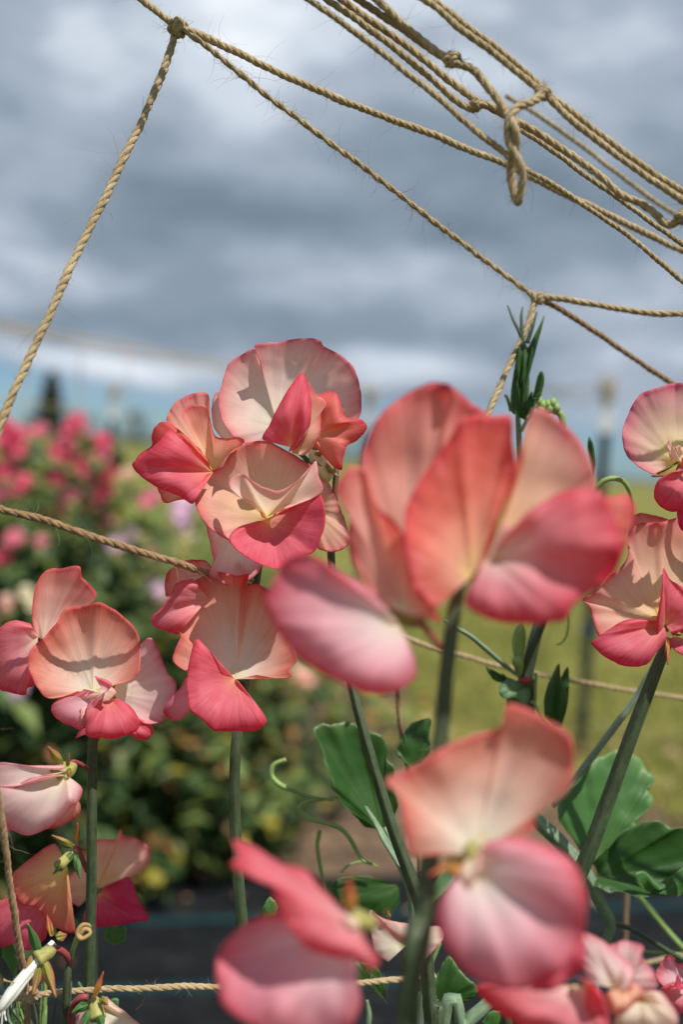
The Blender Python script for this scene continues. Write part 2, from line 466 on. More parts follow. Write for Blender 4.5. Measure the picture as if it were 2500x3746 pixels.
def petal(parent, name, reg, base, rim, z, bulge=2.0, pal='std', ridges=(), ruf=(0.5, 3.0), roll=0.7, nu=72, nv=22, mat=None, vexp=1.0, label=None, wob=0.6, pivot=0.5, curl=None, wrinkle=None):
    """A petal: a curved sheet fanning out from its claw (base) to its rim.  x, y are photo
    pixels, the third number is millimetres towards the viewer from the flower's own distance z."""
    SEED[0] += 1
    sd_ = SEED[0]
    base = R(reg, [tuple(base) + (0,) * (3 - len(base))])[0]
    rim3 = R(reg, [tuple(p) + (0,) * (3 - len(p)) for p in rim])
    # millimetres -> comparable units while resampling
    mmpx = FPX / z / 1000.0
    B = np.array(base, float); B[2] *= mmpx
    C = np.array(rim3, float); C[:, 2] *= mmpx
    C = catmull(C, nu)
    u = np.linspace(0, 1, nu)
    # small irregularities along the edge
    rad = np.linalg.norm(C[:, :2] - B[:2], axis=1, keepdims=True) + 1e-6
    C[:, :2] += (C[:, :2] - B[:2]) / rad * (snoise(u, sd_, 7)[:, None] * wob * mmpx * 0.45)
    v = np.linspace(0, 1, nv)
    v = v ** 0.9
    U, V = np.meshgrid(u, v)
    b = bulge(u) if callable(bulge) else (np.interp(u, np.linspace(0, 1, len(bulge)), bulge) if isinstance(bulge, (list, tuple)) else np.full(nu, float(bulge)))
    Mid = B[None] * (1 - pivot) + C * pivot
    Mid[:, 2] += b * mmpx * 2.0
    W = V[..., None]
    S3 = (1 - W) ** 2 * B + 2 * W * (1 - W) * Mid[None] + W ** 2 * C[None]
    dz = ruf[0] * snoise(u, sd_ + 5000, ruf[1])[None, :] * V ** 2.2
    dz = dz + 0.30 * np.sin(6.283 * (2.3 * U + 1.1 * V) + sd_) * V * (1 - V) * 2
    dz = dz + (0.55 if name == 'standard_petal' and mat is None else 0.2) * snoise(u, sd_ + 900, 9)[None, :] * V ** 5
    if curl is None: curl = {'wing_petal': 2.2, 'rear_wing_petal': 1.2, 'standard_petal': -0.5}.get(name, 0.0)
    if wrinkle is None: wrinkle = 0.42 if mat is None else 0.25
    dz = dz - curl * np.clip((V - 0.62) / 0.38, 0, 1) ** 2
    rw = np.random.default_rng(sd_ + 31)
    mx, my = S3[..., 0] / mmpx, S3[..., 1] / mmpx
    for k in range(12):
        th = rw.uniform(0, 3.1416); wl = rw.uniform(5.0, 20.0)
        dz = dz + wrinkle * (wl / 13.0) * 0.42 * np.sin(6.283 / wl * (mx * math.cos(th) + my * math.sin(th)) + rw.uniform(0, 6.28)) * V ** 0.7
    for (uc, amp, wd) in ridges:
        dz = dz + amp * np.exp(-((U - uc) / wd) ** 2) * V ** 1.3 * (1 - 0.2 * V)
    S3[..., 2] += dz * mmpx
    rows = [S3]
    cv = [V]
    if roll:
        for k, (back, inn) in enumerate([(0.35, 0.0), (1.0, 0.012)]):
            e = S3[-1:].copy()
            e[..., 2] -= back * roll * mmpx
            e[..., :2] += (B[:2] - e[..., :2]) * inn
            rows.append(e); cv.append(np.ones((1, nu)))
    A = np.vstack(rows); VV = np.vstack(cv)
    nr = A.shape[0]
    UU = np.repeat(u[None], nr, 0)
    pts = P(A[..., 0], A[..., 1], z - A[..., 2] / mmpx / 1000.0).reshape(-1, 3)
    # fringe of colour is uneven along the rim
    vc = np.clip(VV ** vexp + 0.05 * snoise(UU, sd_ + 77, 5) * VV, 0, 1)
    cols = palette(pal, vc).reshape(-1, 3)
    idx = np.arange(nr * nu).reshape(nr, nu)
    f = np.stack([idx[:-1, :-1], idx[:-1, 1:], idx[1:, 1:], idx[1:, :-1]], -1).reshape(-1, 4).tolist()
    return mesh_obj(name, pts, f, mat or MAT_PETAL, parent, np.stack([UU, VV], -1).reshape(-1, 2), cols, origin=P(base[0], base[1], z - base[2] / 1000.0), label=label)


def frames(c):
    T = np.gradient(c, axis=0); T /= np.linalg.norm(T, axis=1, keepdims=True) + 1e-12
    N = np.zeros_like(c)
    a = np.array([0.0, 0.0, 1.0]) if abs(T[0][2]) < 0.9 else np.array([1.0, 0.0, 0.0])
    n = np.cross(T[0], a); n /= np.linalg.norm(n)
    for i in range(len(c)):
        n = n - T[i] * np.dot(n, T[i]); n /= np.linalg.norm(n) + 1e-12
        N[i] = n
    return T, N, np.cross(T, N)


def tube_geo(c, rad, sides=10, ridge=0.0, nridge=5, caps=True, flat=1.0, wing=0.0):
    T, N, Bn = frames(c)
    th = np.linspace(0, 2 * math.pi, sides, endpoint=False)
    prof = 1 + ridge * np.cos(nridge * th)
    cx = np.cos(th) * (1 + wing * (np.abs(np.cos(th)) > 0.93)); cy = np.sin(th) * flat
    rad = np.asarray(rad, float)
    V_ = c[:, None] + rad[:, None, None] * prof[None, :, None] * (cx[None, :, None] * N[:, None] + cy[None, :, None] * Bn[:, None])
    n = len(c)
    idx = np.arange(n * sides).reshape(n, sides)
    j = np.roll(idx, -1, axis=1)
    f = np.stack([idx[:-1], j[:-1], j[1:], idx[1:]], -1).reshape(-1, 4).tolist()
    L = np.concatenate([[0], np.cumsum(np.linalg.norm(np.diff(c, axis=0), axis=1))])
    uv = np.stack([np.repeat((th / 6.2832)[None], n, 0), np.repeat((L * 100)[:, None], sides, 1)], -1).reshape(-1, 2)
    V_ = V_.reshape(-1, 3)
    if caps:
        f.append(idx[0][::-1].tolist()); f.append(idx[-1].tolist())
    return V_, f, uv


def path3(reg, pts):
    q = R(reg, pts)
    return np.array([P(a, b, d) for a, b, d in q])


def tube(parent, name, world_pts, radii_mm, mat, sides=12, n=None, ridge=0.0, nridge=5, flat=1.0, wing=0.0, label=None):
    wp = np.asarray(world_pts, float)
    L = np.linalg.norm(np.diff(wp, axis=0), axis=1).sum()
    n = n or int(max(12, min(260, L / 0.0025)))
    r = np.interp(np.linspace(0, 1, len(wp)), np.linspace(0, 1, len(radii_mm)), radii_mm) / 1000.0
    c = catmull(np.hstack([wp, r[:, None]]), n)
    v_, f, uv = tube_geo(c[:, :3], np.maximum(c[:, 3], 1e-5), sides, ridge, nridge, True, flat, wing)
    return mesh_obj(name, v_, f, mat, parent, uv, origin=wp[0], label=label)


def to_ground(p, dx=0.0, dy=0.0):
    p = np.asarray(p, float)
    return [p + np.array([dx * 0.25, dy * 0.25, -0.22]), p + np.array([dx * 0.6, dy * 0.6, -0.5]), np.array([p[0] + dx, p[1] + dy, -0.01])]


def stem(parent, reg, pts, r_mm, mat=MAT_STEM, ground=None, name='stem', wing=0.0):
    wp = path3(reg, pts)
    if ground is not None:
        wp = np.vstack([wp, to_ground(wp[-1], *ground)])
    return tube(parent, name, wp, r_mm, mat, 20, ridge=0.10, nridge=5, wing=wing)


# ------------------------------------------------------------------ the setting: ground
def sheet(name, poly, z, mat, kind='structure', sub=1):
    v_ = [(x, y, z) for x, y in poly]
    o = mesh_obj(name, v_, [list(range(len(v_)))], mat, None, smooth=False)
    if kind: o['kind'] = kind
    return o


# field: one sheet to the horizon, gently uneven
def field():
    xs = np.concatenate([-np.geomspace(600, 6, 22), np.linspace(-5, 5, 41), np.geomspace(6, 600, 22)])
    ys = np.concatenate([np.linspace(-4, 8, 49), np.geomspace(8.5, 900, 40)])
    X, Y = np.meshgrid(xs, ys)
    Z = 0.012 * np.sin(X * 1.7 + 0.6 * Y) * np.cos(Y * 1.3) * (np.abs(Y) < 30)
    # land rises a little on the left, away from the beds
    Z = Z + 0.9 * np.clip((Y - 9) / 40, 0, 1) * np.clip((4 - X) / 40 + 0.3, 0, 1)
    idx = np.arange(X.size).reshape(X.shape)
    f = np.stack([idx[:-1, :-1], idx[:-1, 1:], idx[1:, 1:], idx[1:, :-1]], -1).reshape(-1, 4).tolist()
    o = mesh_obj('grass_field', np.stack([X, Y, Z], -1).reshape(-1, 3), f, MAT_GRASS, None)
    o['kind'] = 'structure'


field()


def ragged(pts, jitter, n=14):
    outp = []
    for i in range(len(pts)):
        a = np.array(pts[i]); b = np.array(pts[(i + 1) % len(pts)])
        for k in range(n):
            outp.append(tuple(a + (b - a) * k / n + rng.normal(0, jitter, 2)))
    return outp


def gp(x, y):
    q = G(x * K, y * K); return (q[0], q[1])


# bare soil behind the fabric, then the woven weed fabric of the bed
soil_poly = ragged([gp(-260, 2120), gp(820, 2075), gp(1700, 2010), gp(1560, 1880), gp(1020, 1790), gp(900, 1560), gp(560, 1560), gp(240, 1640), gp(-300, 1700)], 0.035)
sheet('soil_bed', soil_poly, 0.018, MAT_SOIL)
a, b2 = gp(-500, 2065), gp(2100, 1995)
fab = [(-2.2, -0.7), (2.4, -0.7), (b2[0] + .4, b2[1]), (a[0] - .3, a[1])]
sheet('weed_fabric', fab, 0.024, MAT_FABRIC)


def fabric_line(y0, y1, wid):
    p, q = np.array(gp(-500, y0)), np.array(gp(2100, y1))
    d = (q - p) / np.linalg.norm(q - p); nrm = np.array([-d[1], d[0]]) * wid / 2
    sheet('fabric_marking_line', [tuple(p - nrm), tuple(q - nrm), tuple(q + nrm), tuple(p + nrm)], 0.028, MAT_TEAL)


fabric_line(2170, 2085, 0.030)
fabric_line(2330, 2245, 0.030)


# ------------------------------------------------------------------ grass and litter (uncountable)
def leaf_shards(name, pos, size, up_bias, mat, label, cat, cols, thin=1.0):
    n = len(pos)
    ang = rng.uniform(0, 6.283, n)
    tilt = rng.uniform(up_bias[0], up_bias[1], n)
    d1 = np.stack([np.cos(ang) * np.cos(tilt), np.sin(ang) * np.cos(tilt), np.sin(tilt)], 1)
    side = np.stack([-np.sin(ang), np.cos(ang), np.zeros(n)], 1)
    nn = np.cross(d1, side)
    L = size[:, None]; W = L * thin
    pos = np.asarray(pos)
    v0 = pos
    v1 = pos + d1 * L * .45 + side * W * .5 + nn * L * .06
    v2 = pos + d1 * L + nn * L * rng.uniform(-.25, .1, (n, 1))
    v3 = pos + d1 * L * .45 - side * W * .5 + nn * L * .06
    V_ = np.stack([v0, v1, v2, v3], 1).reshape(-1, 3)
    i = np.arange(n) * 4
    f = np.vstack([np.stack([i, i + 1, i + 2], 1), np.stack([i, i + 2, i + 3], 1)]).tolist()
    c = np.repeat(cols, 4, 0)
    return V_, f, c


def shard_mat(name, trans=0.3):
    m, t, o = new_mat(name)
    at = t.n('ShaderNodeAttribute', attribute_name='Col')
    b = principled(t, at.outputs['Color'], 0.5, 0.35)
    tr = t.n('ShaderNodeBsdfTranslucent'); t.link(at.outputs['Color'], tr.inputs[0])
    mx = t.n('ShaderNodeMixShader'); mx.inputs[0].default_value = trans
    t.link(b.outputs[0], mx.inputs[1]); t.link(tr.outputs[0], mx.inputs[2]); t.link(mx.outputs[0], o.inputs[0])
    return m


MAT_SHARD = shard_mat('foliage_leaf')
MAT_LITTER = shard_mat('dry_litter', 0.1)


def pick_cols(n, choices, wts, var=0.25):
    ch = np.array(choices); k = rng.choice(len(ch), n, p=np.array(wts) / sum(wts))
    return ch[k] * rng.uniform(1 - var, 1 + var, (n, 1))


# grass
n = 26000
gx = rng.uniform(-2.2, 4.2, n); gy = 2.3 + 6.5 * rng.uniform(0, 1, n) ** 1.4
keep = (gx > -0.9 + (gy - 2.3) * -0.25) & (gy > 2.75 - 0.12 * gx) & ~((gx < 0.55) & (gy < 4.0))
gx, gy = gx[keep], gy[keep]; n = len(gx)
V_, f, c = leaf_shards('grass', np.stack([gx, gy, np.zeros(n)], 1), rng.uniform(.02, .075, n), (0.5, 1.5), None, '', '',
                       pick_cols(n, [(0.15, 0.19, 0.035), (0.24, 0.23, 0.05), (0.10, 0.16, 0.03), (0.34, 0.27, 0.11)], [4, 4, 2, 1.2]), 0.16)
o = mesh_obj('grass', V_, f, MAT_SHARD, None, col=c, smooth=False, kind='stuff')
o['label'] = 'short olive green grass of the lane beside the posts'; o['category'] = 'grass'
# litter on soil and fabric
n = 1500
lx = rng.uniform(-1.6, 2.0, n); ly = 1.5 + 2.4 * rng.uniform(0, 1, n) ** 0.55
V_, f, c = leaf_shards('litter', np.stack([lx, ly, np.full(n, 0.032)], 1), rng.uniform(.012, .05, n), (0.0, 0.5), None, '', '',
                       pick_cols(n, [(0.30, 0.17, 0.08), (0.42, 0.28, 0.15), (0.20, 0.12, 0.07), (0.45, 0.36, 0.25)], [4, 3, 3, 1.5]), 0.55)
keepf = (rng.uniform(0, 1, n) < np.where(ly < 2.35, 0.16, 0.9))
kk = np.repeat(keepf, 4); remap = np.cumsum(kk) - 1
f = [[int(remap[a]) for a in t] for t in f if kk[t[0]]]
o = mesh_obj('dry_litter', V_[kk], f, MAT_LITTER, None, col=c[kk], smooth=False, kind='stuff')
o['label'] = 'dry brown leaves and straw scattered on the soil'; o['category'] = 'litter'


# ------------------------------------------------------------------ far background: trees, woods
def conifer(px, py_base, dist, h, wd, name, label, cone=True):
    base = G(px * K, py_base * K) if False else np.array(P(px * K, py_base * K, dist))
    base[2] = min(base[2], 1.0)
    t = thing(name, label, 'tree', base)
    tp = [base, base + (0, 0, h * .5), base + (0, 0, h * .96)]
    tube(t, 'trunk', tp, [h * 22, h * 14, h * 3], MAT_BARK, 8, n=10)
    n = 4500 if cone else 1500
    hh = rng.uniform(0.06, 1, n)
    if cone:
        rad = (1 - hh) * wd * (0.75 + 0.35 * np.sin(hh * 40)) * np.sqrt(rng.uniform(0.1, 1, n)) + 0.02 * h
    else:
        rad = np.sqrt(np.clip(1 - (hh * 1.9 - 0.9) ** 2, 0.05, 1)) * wd * np.sqrt(rng.uniform(0.05, 1, n)) * (0.8 + 0.3 * np.sin(hh * 9 + px))
    an = rng.uniform(0, 6.283, n)
    pos = base + np.stack([np.cos(an) * rad, np.sin(an) * rad, hh * h], 1)
    V_, f, c = leaf_shards('crown', pos, rng.uniform(.04, .10, n) * h, (-0.6, 0.6), None, '', '', pick_cols(n, [(0.09, 0.12, 0.06), (0.15, 0.16, 0.08), (0.06, 0.08, 0.05)], [3, 2, 2]), 0.6)
    mesh_obj('crown', V_, f, MAT_SHARD, t, col=c, smooth=False)


conifer(113, 985, 60, 3.9, 1.7, 'conifer_tree', 'lone pointed conifer standing tall above the far hedge')
conifer(205, 975, 60, 1.5, 1.4, 'round_shrub', 'low round dark shrub beside the pointed conifer', False)
conifer(75, 985, 62, 1.3, 1.6, 'round_shrub', 'wide dark shrub on the far side of the conifer', False)
conifer(312, 995, 45, 1.5, 0.95, 'round_tree', 'dark round tree standing alone on the field edge', False)
conifer(800, 1055, 60, 1.5, 1.8, 'round_tree', 'dark green tree half hidden behind the pink blooms', False)


def hills():
    xs = np.linspace(-420, 500, 90)
    top = 2.5 + 2.2 * snoise(xs / 900 + .2, 3, 4) + np.clip(-xs / 60, 0, 3)
    v_ = []; f = []
    for x, t_ in zip(xs, top):
        v_ += [(x, 560, -1), (x, 580, max(t_, .8)), (x, 640, -1)]
    for i in range(len(xs) - 1):
        a = 3 * i
        f += [[a, a + 3, a + 4, a + 1], [a + 1, a + 4, a + 5, a + 2]]
    o = mesh_obj('wooded_hill', v_, f, MAT_HILL, None); o['kind'] = 'structure'


hills()


# ------------------------------------------------------------------ posts of the next bed
def t_post(px_top, py_top, px_bot, py_bot, dist, label, tag=False, wrap=True):
    top = P(px_top * K, py_top * K, dist)
    bot = np.array([top[0] + 0.01, top[1], 0.0])
    t = thing('fence_post', label, 'post', bot, 'metal posts of the net in the next bed')
    h = top[2]
    def tee(z0, z1, mat, name, wv=0.019, lab=None):
        prof = [(-wv, 0), (wv, 0), (wv, .006), (.004, .006), (.004, .036), (-.004, .036), (-.004, .006), (-wv, .006)]
        v_ = []
        for z in (z0, z1):
            k = z / h
            for (x, y) in prof: v_.append((bot[0] + (top[0] - bot[0]) * k + x, bot[1] + y, z))
        m = len(prof)
        f = [[i, (i + 1) % m, m + (i + 1) % m, m + i] for i in range(m)] + [list(range(m))[::-1], list(range(m, 2 * m))]
        mesh_obj(name, v_, f, mat, t, smooth=False, label=lab)
    wl = 0.20
    tee(-0.02, h - wl, MAT_POST_D, 'shaft')
    tee(h - wl, h, MAT_POST_W, 'painted_top', 0.0195, 'white painted tip')
    zz = 0.12
    while zz < h - wl - .05:
        tee(zz, zz + .012, MAT_POST_D, 'stud', 0.008) if False else None
        zz += .1
    if wrap:
        ww = []
        for i in range(70):
            a = i / 70 * 6.283 * 6
            ww.append((top[0] + .027 * math.cos(a), top[1] + .016 + .03 * math.sin(a), h + .004 - .085 * (i / 70)))
        tube(t, 'twine_wrap', ww, [3.2, 3.2], MAT_TWINE, 6, n=140)
    if tag:
        z0 = 0.32 * h
        tee(z0, z0 + .05, MAT_TAG, 'tag', 0.026, 'blue plastic tag')
    return top


pt1 = t_post(1400, 865, 1350, 1700, 3.55, 'dark metal post with white tip and blue tag on the grass', True)
pt2 = t_post(852, 890, 850, 1200, 4.9, 'dark metal post with white tip behind the central blooms')
pt3 = t_post(262, 880, 250, 1000, 5.6, 'thin pale tipped post standing beyond the pink bed')


# ------------------------------------------------------------------ twines
def fibres_geo(c, rad, n, length, seed, thick=0.00005):
    r = np.random.default_rng(seed)
    T, N, Bn = frames(c)
    V_, F = [], []
    for k in range(n):
        i = r.integers(2, len(c) - 2)
        a = r.uniform(0, 6.283)
        out_ = math.cos(a) * N[i] + math.sin(a) * Bn[i]
        p = c[i] + out_ * rad * r.uniform(.75, 1.0)
        L = length * r.uniform(.25, 1.0) ** 1.6 * (2.0 if r.uniform() < .07 else 1.0)
        d = T[i] * r.choice([-1, 1]) * r.uniform(.5, 1.4) + out_ * r.uniform(.3, 1.1)
        d /= np.linalg.norm(d)
        curl = r.normal(0, .55, 3)
        m = 6
        pts = [p]
        for s in range(m):
            d = d + curl * .38 + np.array([0, 0, -.05]) + r.normal(0, .10, 3); d /= np.linalg.norm(d)
            pts.append(pts[-1] + d * L / m)
        pts = np.array(pts)
        rr = thick * r.uniform(.6, 1.25) * np.linspace(1, .4, m + 1)
        v_, f, _ = tube_geo(pts, rr, 3, caps=False)
        o_ = sum(len(x) for x in V_)
        V_.append(v_); F += [[q + o_ for q in ff] for ff in f]
    return np.vstack(V_), F


TW = [0]
BG = 'twines of the net over the next bed'


def rope(parent, c0, r_mm, fuzz, mat=None, plies=3, flen=0.011, pitch=4.2, seed=0, res=0.0008, sides=8, strand='strand'):
    """lay `plies` strands round the centre line c0"""
    mat = mat or MAT_TWINE
    r = r_mm / 1000.0
    L = np.linalg.norm(np.diff(c0, axis=0), axis=1).sum()
    n = int(max(24, min(900, L / res)))
    c = catmull(c0, n)
    # natural unevenness
    s = np.linspace(0, L, n)
    T, N, Bn = frames(c)
    amp = 0.26 * r
    c = c + N * (snoise(s * 9, seed + 3, 3) * amp)[:, None] + Bn * (snoise(s * 9, seed + 4, 3) * amp)[:, None]
    T, N, Bn = frames(c)
    thick = 1 + 0.11 * snoise(s * 14, seed + 9, 3)
    ph = s / (2 * r * pitch) * 6.283 + 1.3 * snoise(s * 10, seed + 11, 2)
    for k in range(plies):
        a = ph + k * 6.283 / plies
        off = (0.40 if plies == 3 else 0.40) * r * thick
        cc = c + off[:, None] * (np.cos(a)[:, None] * N + np.sin(a)[:, None] * Bn)
        v_, f, uv = tube_geo(cc, 0.66 * r * thick * (1 + .13 * snoise(s * 22, seed + 20 + k, 3)), sides)
        mesh_obj(strand, v_, f, mat, parent, uv, origin=cc[0])
    if fuzz:
        v_, f = fibres_geo(c, r * 1.05, int(fuzz * 1.5), flen, seed + 50)
        v2, f2 = fibres_geo(c, r * 1.0, int(fuzz * 5), .0032, seed + 51)
        f = f + [[q + len(v_) for q in ff] for ff in f2]
        mesh_obj('fibres', np.vstack([v_, v2]), f, MAT_FIBRE, parent, kind='stuff', origin=c[0])
    return c


def knot(parent, p, axis, r_mm, turns=2.6, big=2.0, wid=2.6, mat=None, seed=0, fuzz=40):
    """twine wrapped round itself"""
    p = np.asarray(p); axis = np.asarray(axis, float); axis /= np.linalg.norm(axis)
    a = np.array([0, 0, 1.0]) if abs(axis[2]) < .8 else np.array([1.0, 0, 0])
    n1 = np.cross(axis, a); n1 /= np.linalg.norm(n1); n2 = np.cross(axis, n1)
    r = r_mm / 1000.0
    t = np.linspace(0, 1, 80)
    rr = np.random.default_rng(seed)
    V_, F, UV, n0 = [], [], [], 0
    cc = []
    for layer in range(3):
        ph = rr.uniform(0, 6.28)
        ax = axis + (n1 * rr.uniform(-.5, .5) + n2 * rr.uniform(-.5, .5)) * (0.4 + .35 * layer); ax /= np.linalg.norm(ax)
        m1 = np.cross(ax, a); m1 /= np.linalg.norm(m1); m2 = np.cross(ax, m1)
        pts = []
        for q in t:
            an = q * turns * .62 * 6.283 + ph
            rad = r * big * (0.62 + 0.17 * layer + 0.2 * math.sin(q * 3.1416)) * (1 + 0.12 * math.sin(7 * q + ph))
            pts.append(p + ax * (q - .5) * r * wid * 1.25 + rad * (math.cos(an) * m1 + math.sin(an) * m2))
        c = np.array(pts); cc.append(c)
        for k in range(2):                       # two plies side by side
            T_, N_, B_ = frames(c)
            aa = t * 34 + k * 3.1416
            c2 = c + .34 * r * (np.cos(aa)[:, None] * N_ + np.sin(aa)[:, None] * B_)
            v_, f, uv = tube_geo(c2, np.full(len(c), r * .52) * (1 + .15 * np.sin(t * 47 + k)), 7)
            V_.append(v_); UV.append(uv); F += [[i_ + n0 for i_ in ff] for ff in f]; n0 += len(v_)
    o_ = mesh_obj('knot', np.vstack(V_), F, mat or MAT_TWINE, parent, np.vstack(UV), origin=p)
    if fuzz:
        g1 = [fibres_geo(c, r * .8, fuzz, 0.004, seed + 5 + i) for i, c in enumerate(cc)] + [fibres_geo(cc[0], r * .8, fuzz // 3, 0.009, seed + 15)]
        F, n0 = [], 0
        for v_, f in g1:
            F += [[i_ + n0 for i_ in ff] for ff in f]; n0 += len(v_)
        mesh_obj('fibres', np.vstack([g[0] for g in g1]), F, MAT_FIBRE, o_, kind='stuff', origin=p)
    return o_


def twine(label, reg, pts, r_mm, fuzz=70, knots=(), mat=None, plies=3, group='jute twines of the flower net', seed=None, more=(), **kw):
    TW[0] += 1
    seed = seed or TW[0] * 101
    c0 = path3(reg, pts)
    if more: c0 = np.vstack([c0, np.array(more)])
    q = R(reg, pts)
    off = lambda p_: p_[0] < 0 or p_[0] > 2500 or p_[1] < 0 or p_[1] > 3746
    if group != BG and off(q[-1]):       # the twine runs on outside the picture
        dv = (c0[-1] - c0[-2]) / np.linalg.norm(c0[-1] - c0[-2]); c0 = np.vstack([c0] + [c0[-1] + dv * .015 * k_ for k_ in range(1, 19)])
    if group != BG and off(q[0]):
        dv = (c0[0] - c0[1]) / np.linalg.norm(c0[0] - c0[1])
        c0 = np.vstack([c0[0] + dv * .015 * k_ for k_ in range(18, 0, -1)] + [c0])
        knots = [(k_[0], k_[1], k_[2] + 18) + tuple(k_[3:]) for k_ in knots]
    t = thing('jute_twine', label, 'twine', c0[0], group)
    rope(t, c0, r_mm, fuzz, mat, plies, seed=seed, **kw)
    for kn in knots:
        q = R(kn[0], [kn[1]])[0]
        pos = P(q[0], q[1], q[2])
        ax = np.array(kn[2][0]) if False else (c0[min(len(c0) - 1, kn[2] + 1)] - c0[kn[2]])
        knot(t, pos, ax, r_mm * kn[3], kn[4], kn[5], kn[6], mat, seed + 7)
    return t


# near net, upper left
twine('thick twine slanting steeply down beside the sky from the upper knot', 'O', [(402, 78, .318), (380, 150, .316), (330, 270, .312), (262, 410, .306), (190, 555, .300), (110, 730, .293), (40, 880, .287), (-10, 1000, .283), (-80, 1180, .277)], 1.22, 120, flen=.012)
twine('upper of two twines running right from the big fuzzy knot', 'O', [(268, -40, .322), (320, -5, .320), (365, 30, .318), (415, 68, .317), (450, 78, .317), (520, 110, .318), (600, 148, .320), (700, 195, .323), (800, 237, .326), (920, 283, .331), (1000, 312, .335), (1080, 345, .339), (1170, 382, .343), (1260, 428, .348), (1400, 495, .355), (1568, 578, .363), (1760, 675, .372)], 1.20, 150,
      knots=[('O', (408, 66, .317), 2, 1.05, 3.2, 1.55, 2.6)], plies=3, pitch=3.2)
twine('long twine sagging from the big knot to the small lower knot', 'O', [(425, 75, .316), (470, 105, .316), (540, 160, .317), (610, 218, .319), (700, 285, .322), (790, 352, .326), (870, 412, .331), (960, 480, .337), (1060, 558, .344), (1150, 625, .351), (1232, 685, .357)], 0.98, 130, plies=2, pitch=5.0)
twine('twine leaving the small lower knot nearly level', 'O', [(1222, 678, .357), (1250, 682, .357), (1320, 692, .357), (1400, 705, .357), (1480, 716, .357), (1568, 722, .356), (1760, 735, .355)], 1.15, 40,
      knots=[('O', (1235, 685, .357), 0, 1.0, 2.4, 1.3, 2.2)], flen=.008)
twine('slack twine falling from the small lower knot behind the top right bloom', 'O', [(1240, 688, .358), (1290, 712, .361), (1345, 748, .365), (1400, 785, .369), (1460, 825, .374), (1535, 874, .379), (1640, 940, .387)], 1.05, 40, mat=MAT_TWINE_D, flen=.008)
twine('pale short twine dropping from the small lower knot behind blooms', 'O', [(1230, 690, .357), (1212, 745, .354), (1180, 815, .350), (1150, 880, .346), (1122, 948, .342), (1080, 1050, .336), (1000, 1250, .326)], 1.12, 30, flen=.007)
# bundle in the upper right
ZB = .285
twine('paired twine at the top of the bundle holding the dangling loop knot', 'O', [(915, -30, ZB), (990, 10, ZB), (1060, 68, ZB), (1130, 120, ZB), (1200, 178, ZB), (1245, 213, ZB), (1300, 265, ZB), (1380, 330, ZB), (1470, 395, ZB), (1568, 462, ZB), (1700, 560, ZB)], 1.0, 90,
      knots=[('O', (1245, 214, ZB - .001), 5, 1.1, 2.4, 1.25, 2.0)], flen=.010)
twine('twine lying along the topmost pair of the bundle', 'O', [(930, -30, .288), (1000, 5, .288), (1070, 58, .288), (1140, 110, .288), (1210, 170, .288), (1262, 220, .288), (1320, 262, .288), (1400, 325, .288), (1490, 390, .288), (1568, 440, .288), (1700, 530, .288)], 0.95, 60)
twine('twine of the bundle that ends at the curved hanging loop', 'O', [(810, -40, .29), (860, -2, .29), (920, 52, .29), (985, 105, .289), (1035, 138, .288), (1085, 160, .287), (1115, 195, .286), (1145, 235, .285), (1165, 262, .284), (1178, 300, .283)], 1.15, 70,
      knots=[('O', (1038, 138, .288), 4, 1.0, 2.6, 1.2, 2.4)])
twine('darker twine tied into the knot halfway along the bundle', 'O', [(775, -40, .293), (830, 5, .292), (900, 50, .291), (960, 95, .290), (1030, 140, .289), (1050, 148, .289)], 1.05, 50, mat=MAT_TWINE_D)
twine('long bundle twine ending in a tight curl at its right end', 'O', [(740, -40, .30), (790, 3, .30), (860, 55, .30), (940, 110, .30), (1020, 175, .30), (1090, 228, .299), (1160, 268, .298), (1230, 303, .297), (1310, 355, .296), (1380, 405, .295), (1425, 448, .294), (1470, 465, .293), (1505, 492, .292), (1530, 515, .291), (1555, 510, .29), (1570, 492, .289), (1600, 480, .289)], 1.12, 90,
      knots=[('O', (1568, 498, .289), 14, 1.0, 2.3, 1.2, 2.0)])
twine('bundle twine that loops over the joined strand near the middle', 'O', [(700, -40, .296), (755, 3, .296), (830, 55, .296), (910, 115, .296), (985, 175, .296), (1050, 235, .297), (1085, 250, .2965), (1115, 240, .296), (1160, 262, .2955), (1200, 290, .295)], 1.05, 70,
      knots=[('O', (1090, 243, .2965), 6, .9, 2.2, 1.15, 2.0)])
twine('lowest twine of the bundle reaching the hanging loop', 'O', [(660, -40, .29), (705, -2, .29), (770, 42, .29), (850, 100, .29), (930, 165, .29), (1010, 230, .289), (1090, 298, .288), (1150, 345, .287), (1185, 375, .286), (1215, 395, .286)], 0.95, 70)
twine('thin distant twine crossing between the bundle and the upper pair', 'O', [(1160, 220, .40), (1250, 275, .40), (1330, 330, .40), (1420, 400, .40), (1500, 460, .40), (1560, 500, .40), (1640, 560, .40)], 0.95, 20, flen=.007)
twine('thin twine sloping under the bundle past the hanging loop', 'O', [(1190, 295, .32), (1260, 340, .32), (1340, 400, .32), (1420, 455, .32), (1500, 515, .32), (1568, 562, .32), (1680, 640, .32)], 0.85, 30)
twine('lower thin twine fanning down to the right from the loop', 'O', [(1200, 385, .33), (1280, 430, .33), (1360, 485, .33), (1440, 540, .33), (1520, 605, .33), (1568, 645, .33), (1680, 740, .33)], 0.85, 40)


